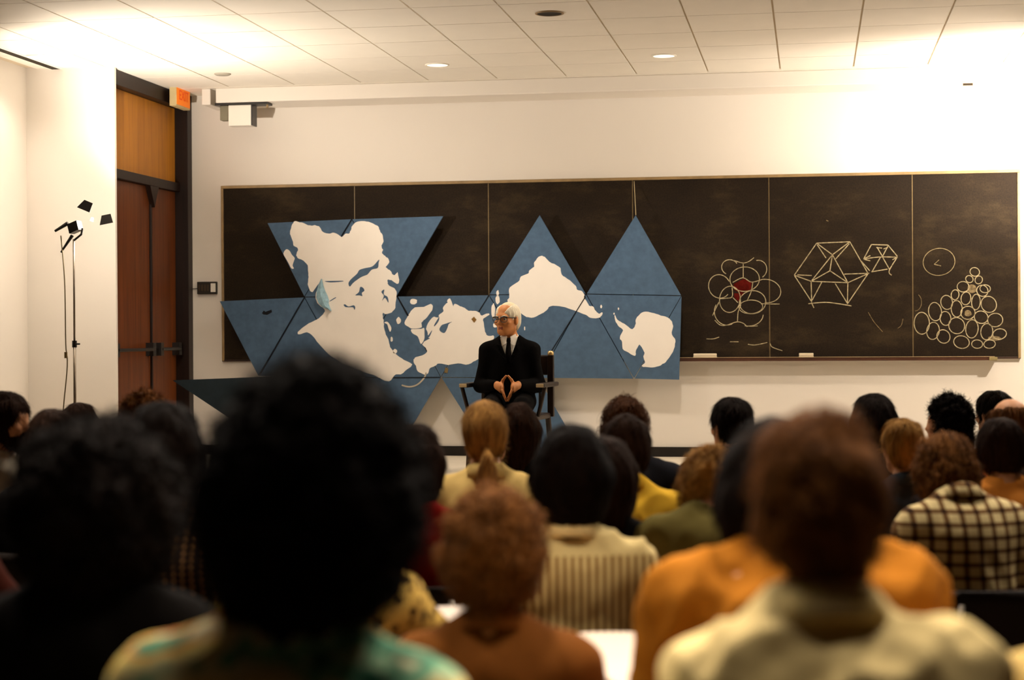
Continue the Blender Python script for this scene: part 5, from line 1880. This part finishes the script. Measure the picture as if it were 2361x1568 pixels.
    # eyes, brows, glasses
    for sg in (-1, 1):
        S = SDF()
        c_ = h(sg * 0.034, 0.079, 0.000)
        S.ell(c_, V(0.0115, 0.0115, 0.0095) * hs, HM, 0.003)
        v, f = S.mesh(0.0022)
        e_ = link_obj('eye', np_mesh('eye', v * s, f), plain('eye_white', (0.62, 0.55, 0.45), 0.3), R_)
        S = SDF()
        S.ell(h(sg * 0.034, 0.0895, 0.0), V(0.005, 0.0022, 0.005) * hs, HM, 0.003)
        v, f = S.mesh(0.0012)
        link_obj('iris', np_mesh('iris', v * s, f), plain('iris_dark', (0.015, 0.010, 0.006), 0.2), e_)
        m_ = MB().tube([h(sg * 0.016, 0.096, 0.020) * s, h(sg * 0.036, 0.094, 0.025) * s, h(sg * 0.055, 0.080, 0.019) * s], [0.003, 0.004, 0.002], 6)
        m_.build('eyebrow', H_WHITE, R_)
    gl = MB()
    for sg in (-1, 1):
        ring = []
        for k_ in range(25):
            a = 2 * math.pi * k_ / 24
            ring.append(h(sg * 0.036 + 0.027 * math.cos(a), 0.105 - 0.012 * abs(math.cos(a) * 1.0) * (1 if sg * math.cos(a) > 0 else 0.2), -0.003 + 0.020 * math.sin(a)) * s)
        gl.tube(ring, 0.0022, 6, cap=False)
        gl.tube([h(sg * 0.010, 0.106, 0.013) * s, h(sg * 0.036, 0.106, 0.0185) * s, h(sg * 0.064, 0.094, 0.014) * s], 0.0045, 6)
        gl.tube([h(sg * 0.064, 0.093, 0.012) * s, h(sg * 0.084, 0.0, 0.008) * s, h(sg * 0.083, -0.02, -0.006) * s], 0.003, 6)
    gl.tube([h(-0.010, 0.109, 0.004) * s, h(0.010, 0.109, 0.004) * s], 0.003, 6)
    gl.build('glasses', M_BLACKMETAL, R_)
    # armchair under the speaker
    ch = empty('armchair', root, yaw - 0.17)
    tag(ch, 'dark wooden armchair under the speaker', 'chair')
    WD = wood('chair_wood', (0.008, 0.004, 0.002), (0.03, 0.014, 0.006))
    MB().box((-0.24, -0.22, 0.36), (0.24, 0.26, 0.40)).build('seat', WD, ch, bevel=0.015)
    for sg in (-1, 1):
        MB().tube([(sg * 0.22, 0.22, 0.37), (sg * 0.235, 0.24, 0.0)], 0.020, 8).build('leg', WD, ch)
        MB().tube([(sg * 0.22, -0.20, 0.37), (sg * 0.235, -0.27, 0.0)], 0.020, 8).build('leg', WD, ch)
        MB().box((sg * 0.238 - 0.022, -0.24, 0.37), (sg * 0.238 + 0.022, -0.20, 0.80)).build('back_post', WD, ch, bevel=0.006)
        MB().box((sg * 0.268 - 0.03, -0.21, 0.585), (sg * 0.268 + 0.03, 0.24, 0.615)).build('armrest', WD, ch, bevel=0.008)
        MB().tube([(sg * 0.24, 0.18, 0.39), (sg * 0.29, 0.19, 0.59)], 0.014, 8).build('arm_post', WD, ch)
        MB().lathe([(0.001, 0.03), (0.018, 0.026), (0.024, 0.01), (0.02, 0.0)], 12, (sg * 0.238, -0.22, 0.80)).build('post_knob', plain('brass_knob', (0.55, 0.38, 0.16), 0.35, 0.5, metal=0.6), ch, smooth=True)
        MB().box((sg * 0.268 - 0.026, 0.24, 0.588), (sg * 0.268 + 0.026, 0.247, 0.612)).build('arm_highlight', plain('arm_highlight_pale', (0.62, 0.48, 0.28), 0.4), ch, bevel=0.003)  # pale plate paints the highlight on the arm's front end
    MB().box((-0.255, -0.235, 0.66), (0.255, -0.205, 0.80)).build('back_rail', WD, ch, bevel=0.01)
    for x in (-0.16, -0.08, 0.0, 0.08, 0.16):
        MB().tube([(x, -0.21, 0.39), (x, -0.22, 0.67)], 0.009, 8).build('spindle', WD, ch)
    return R_


speaker()
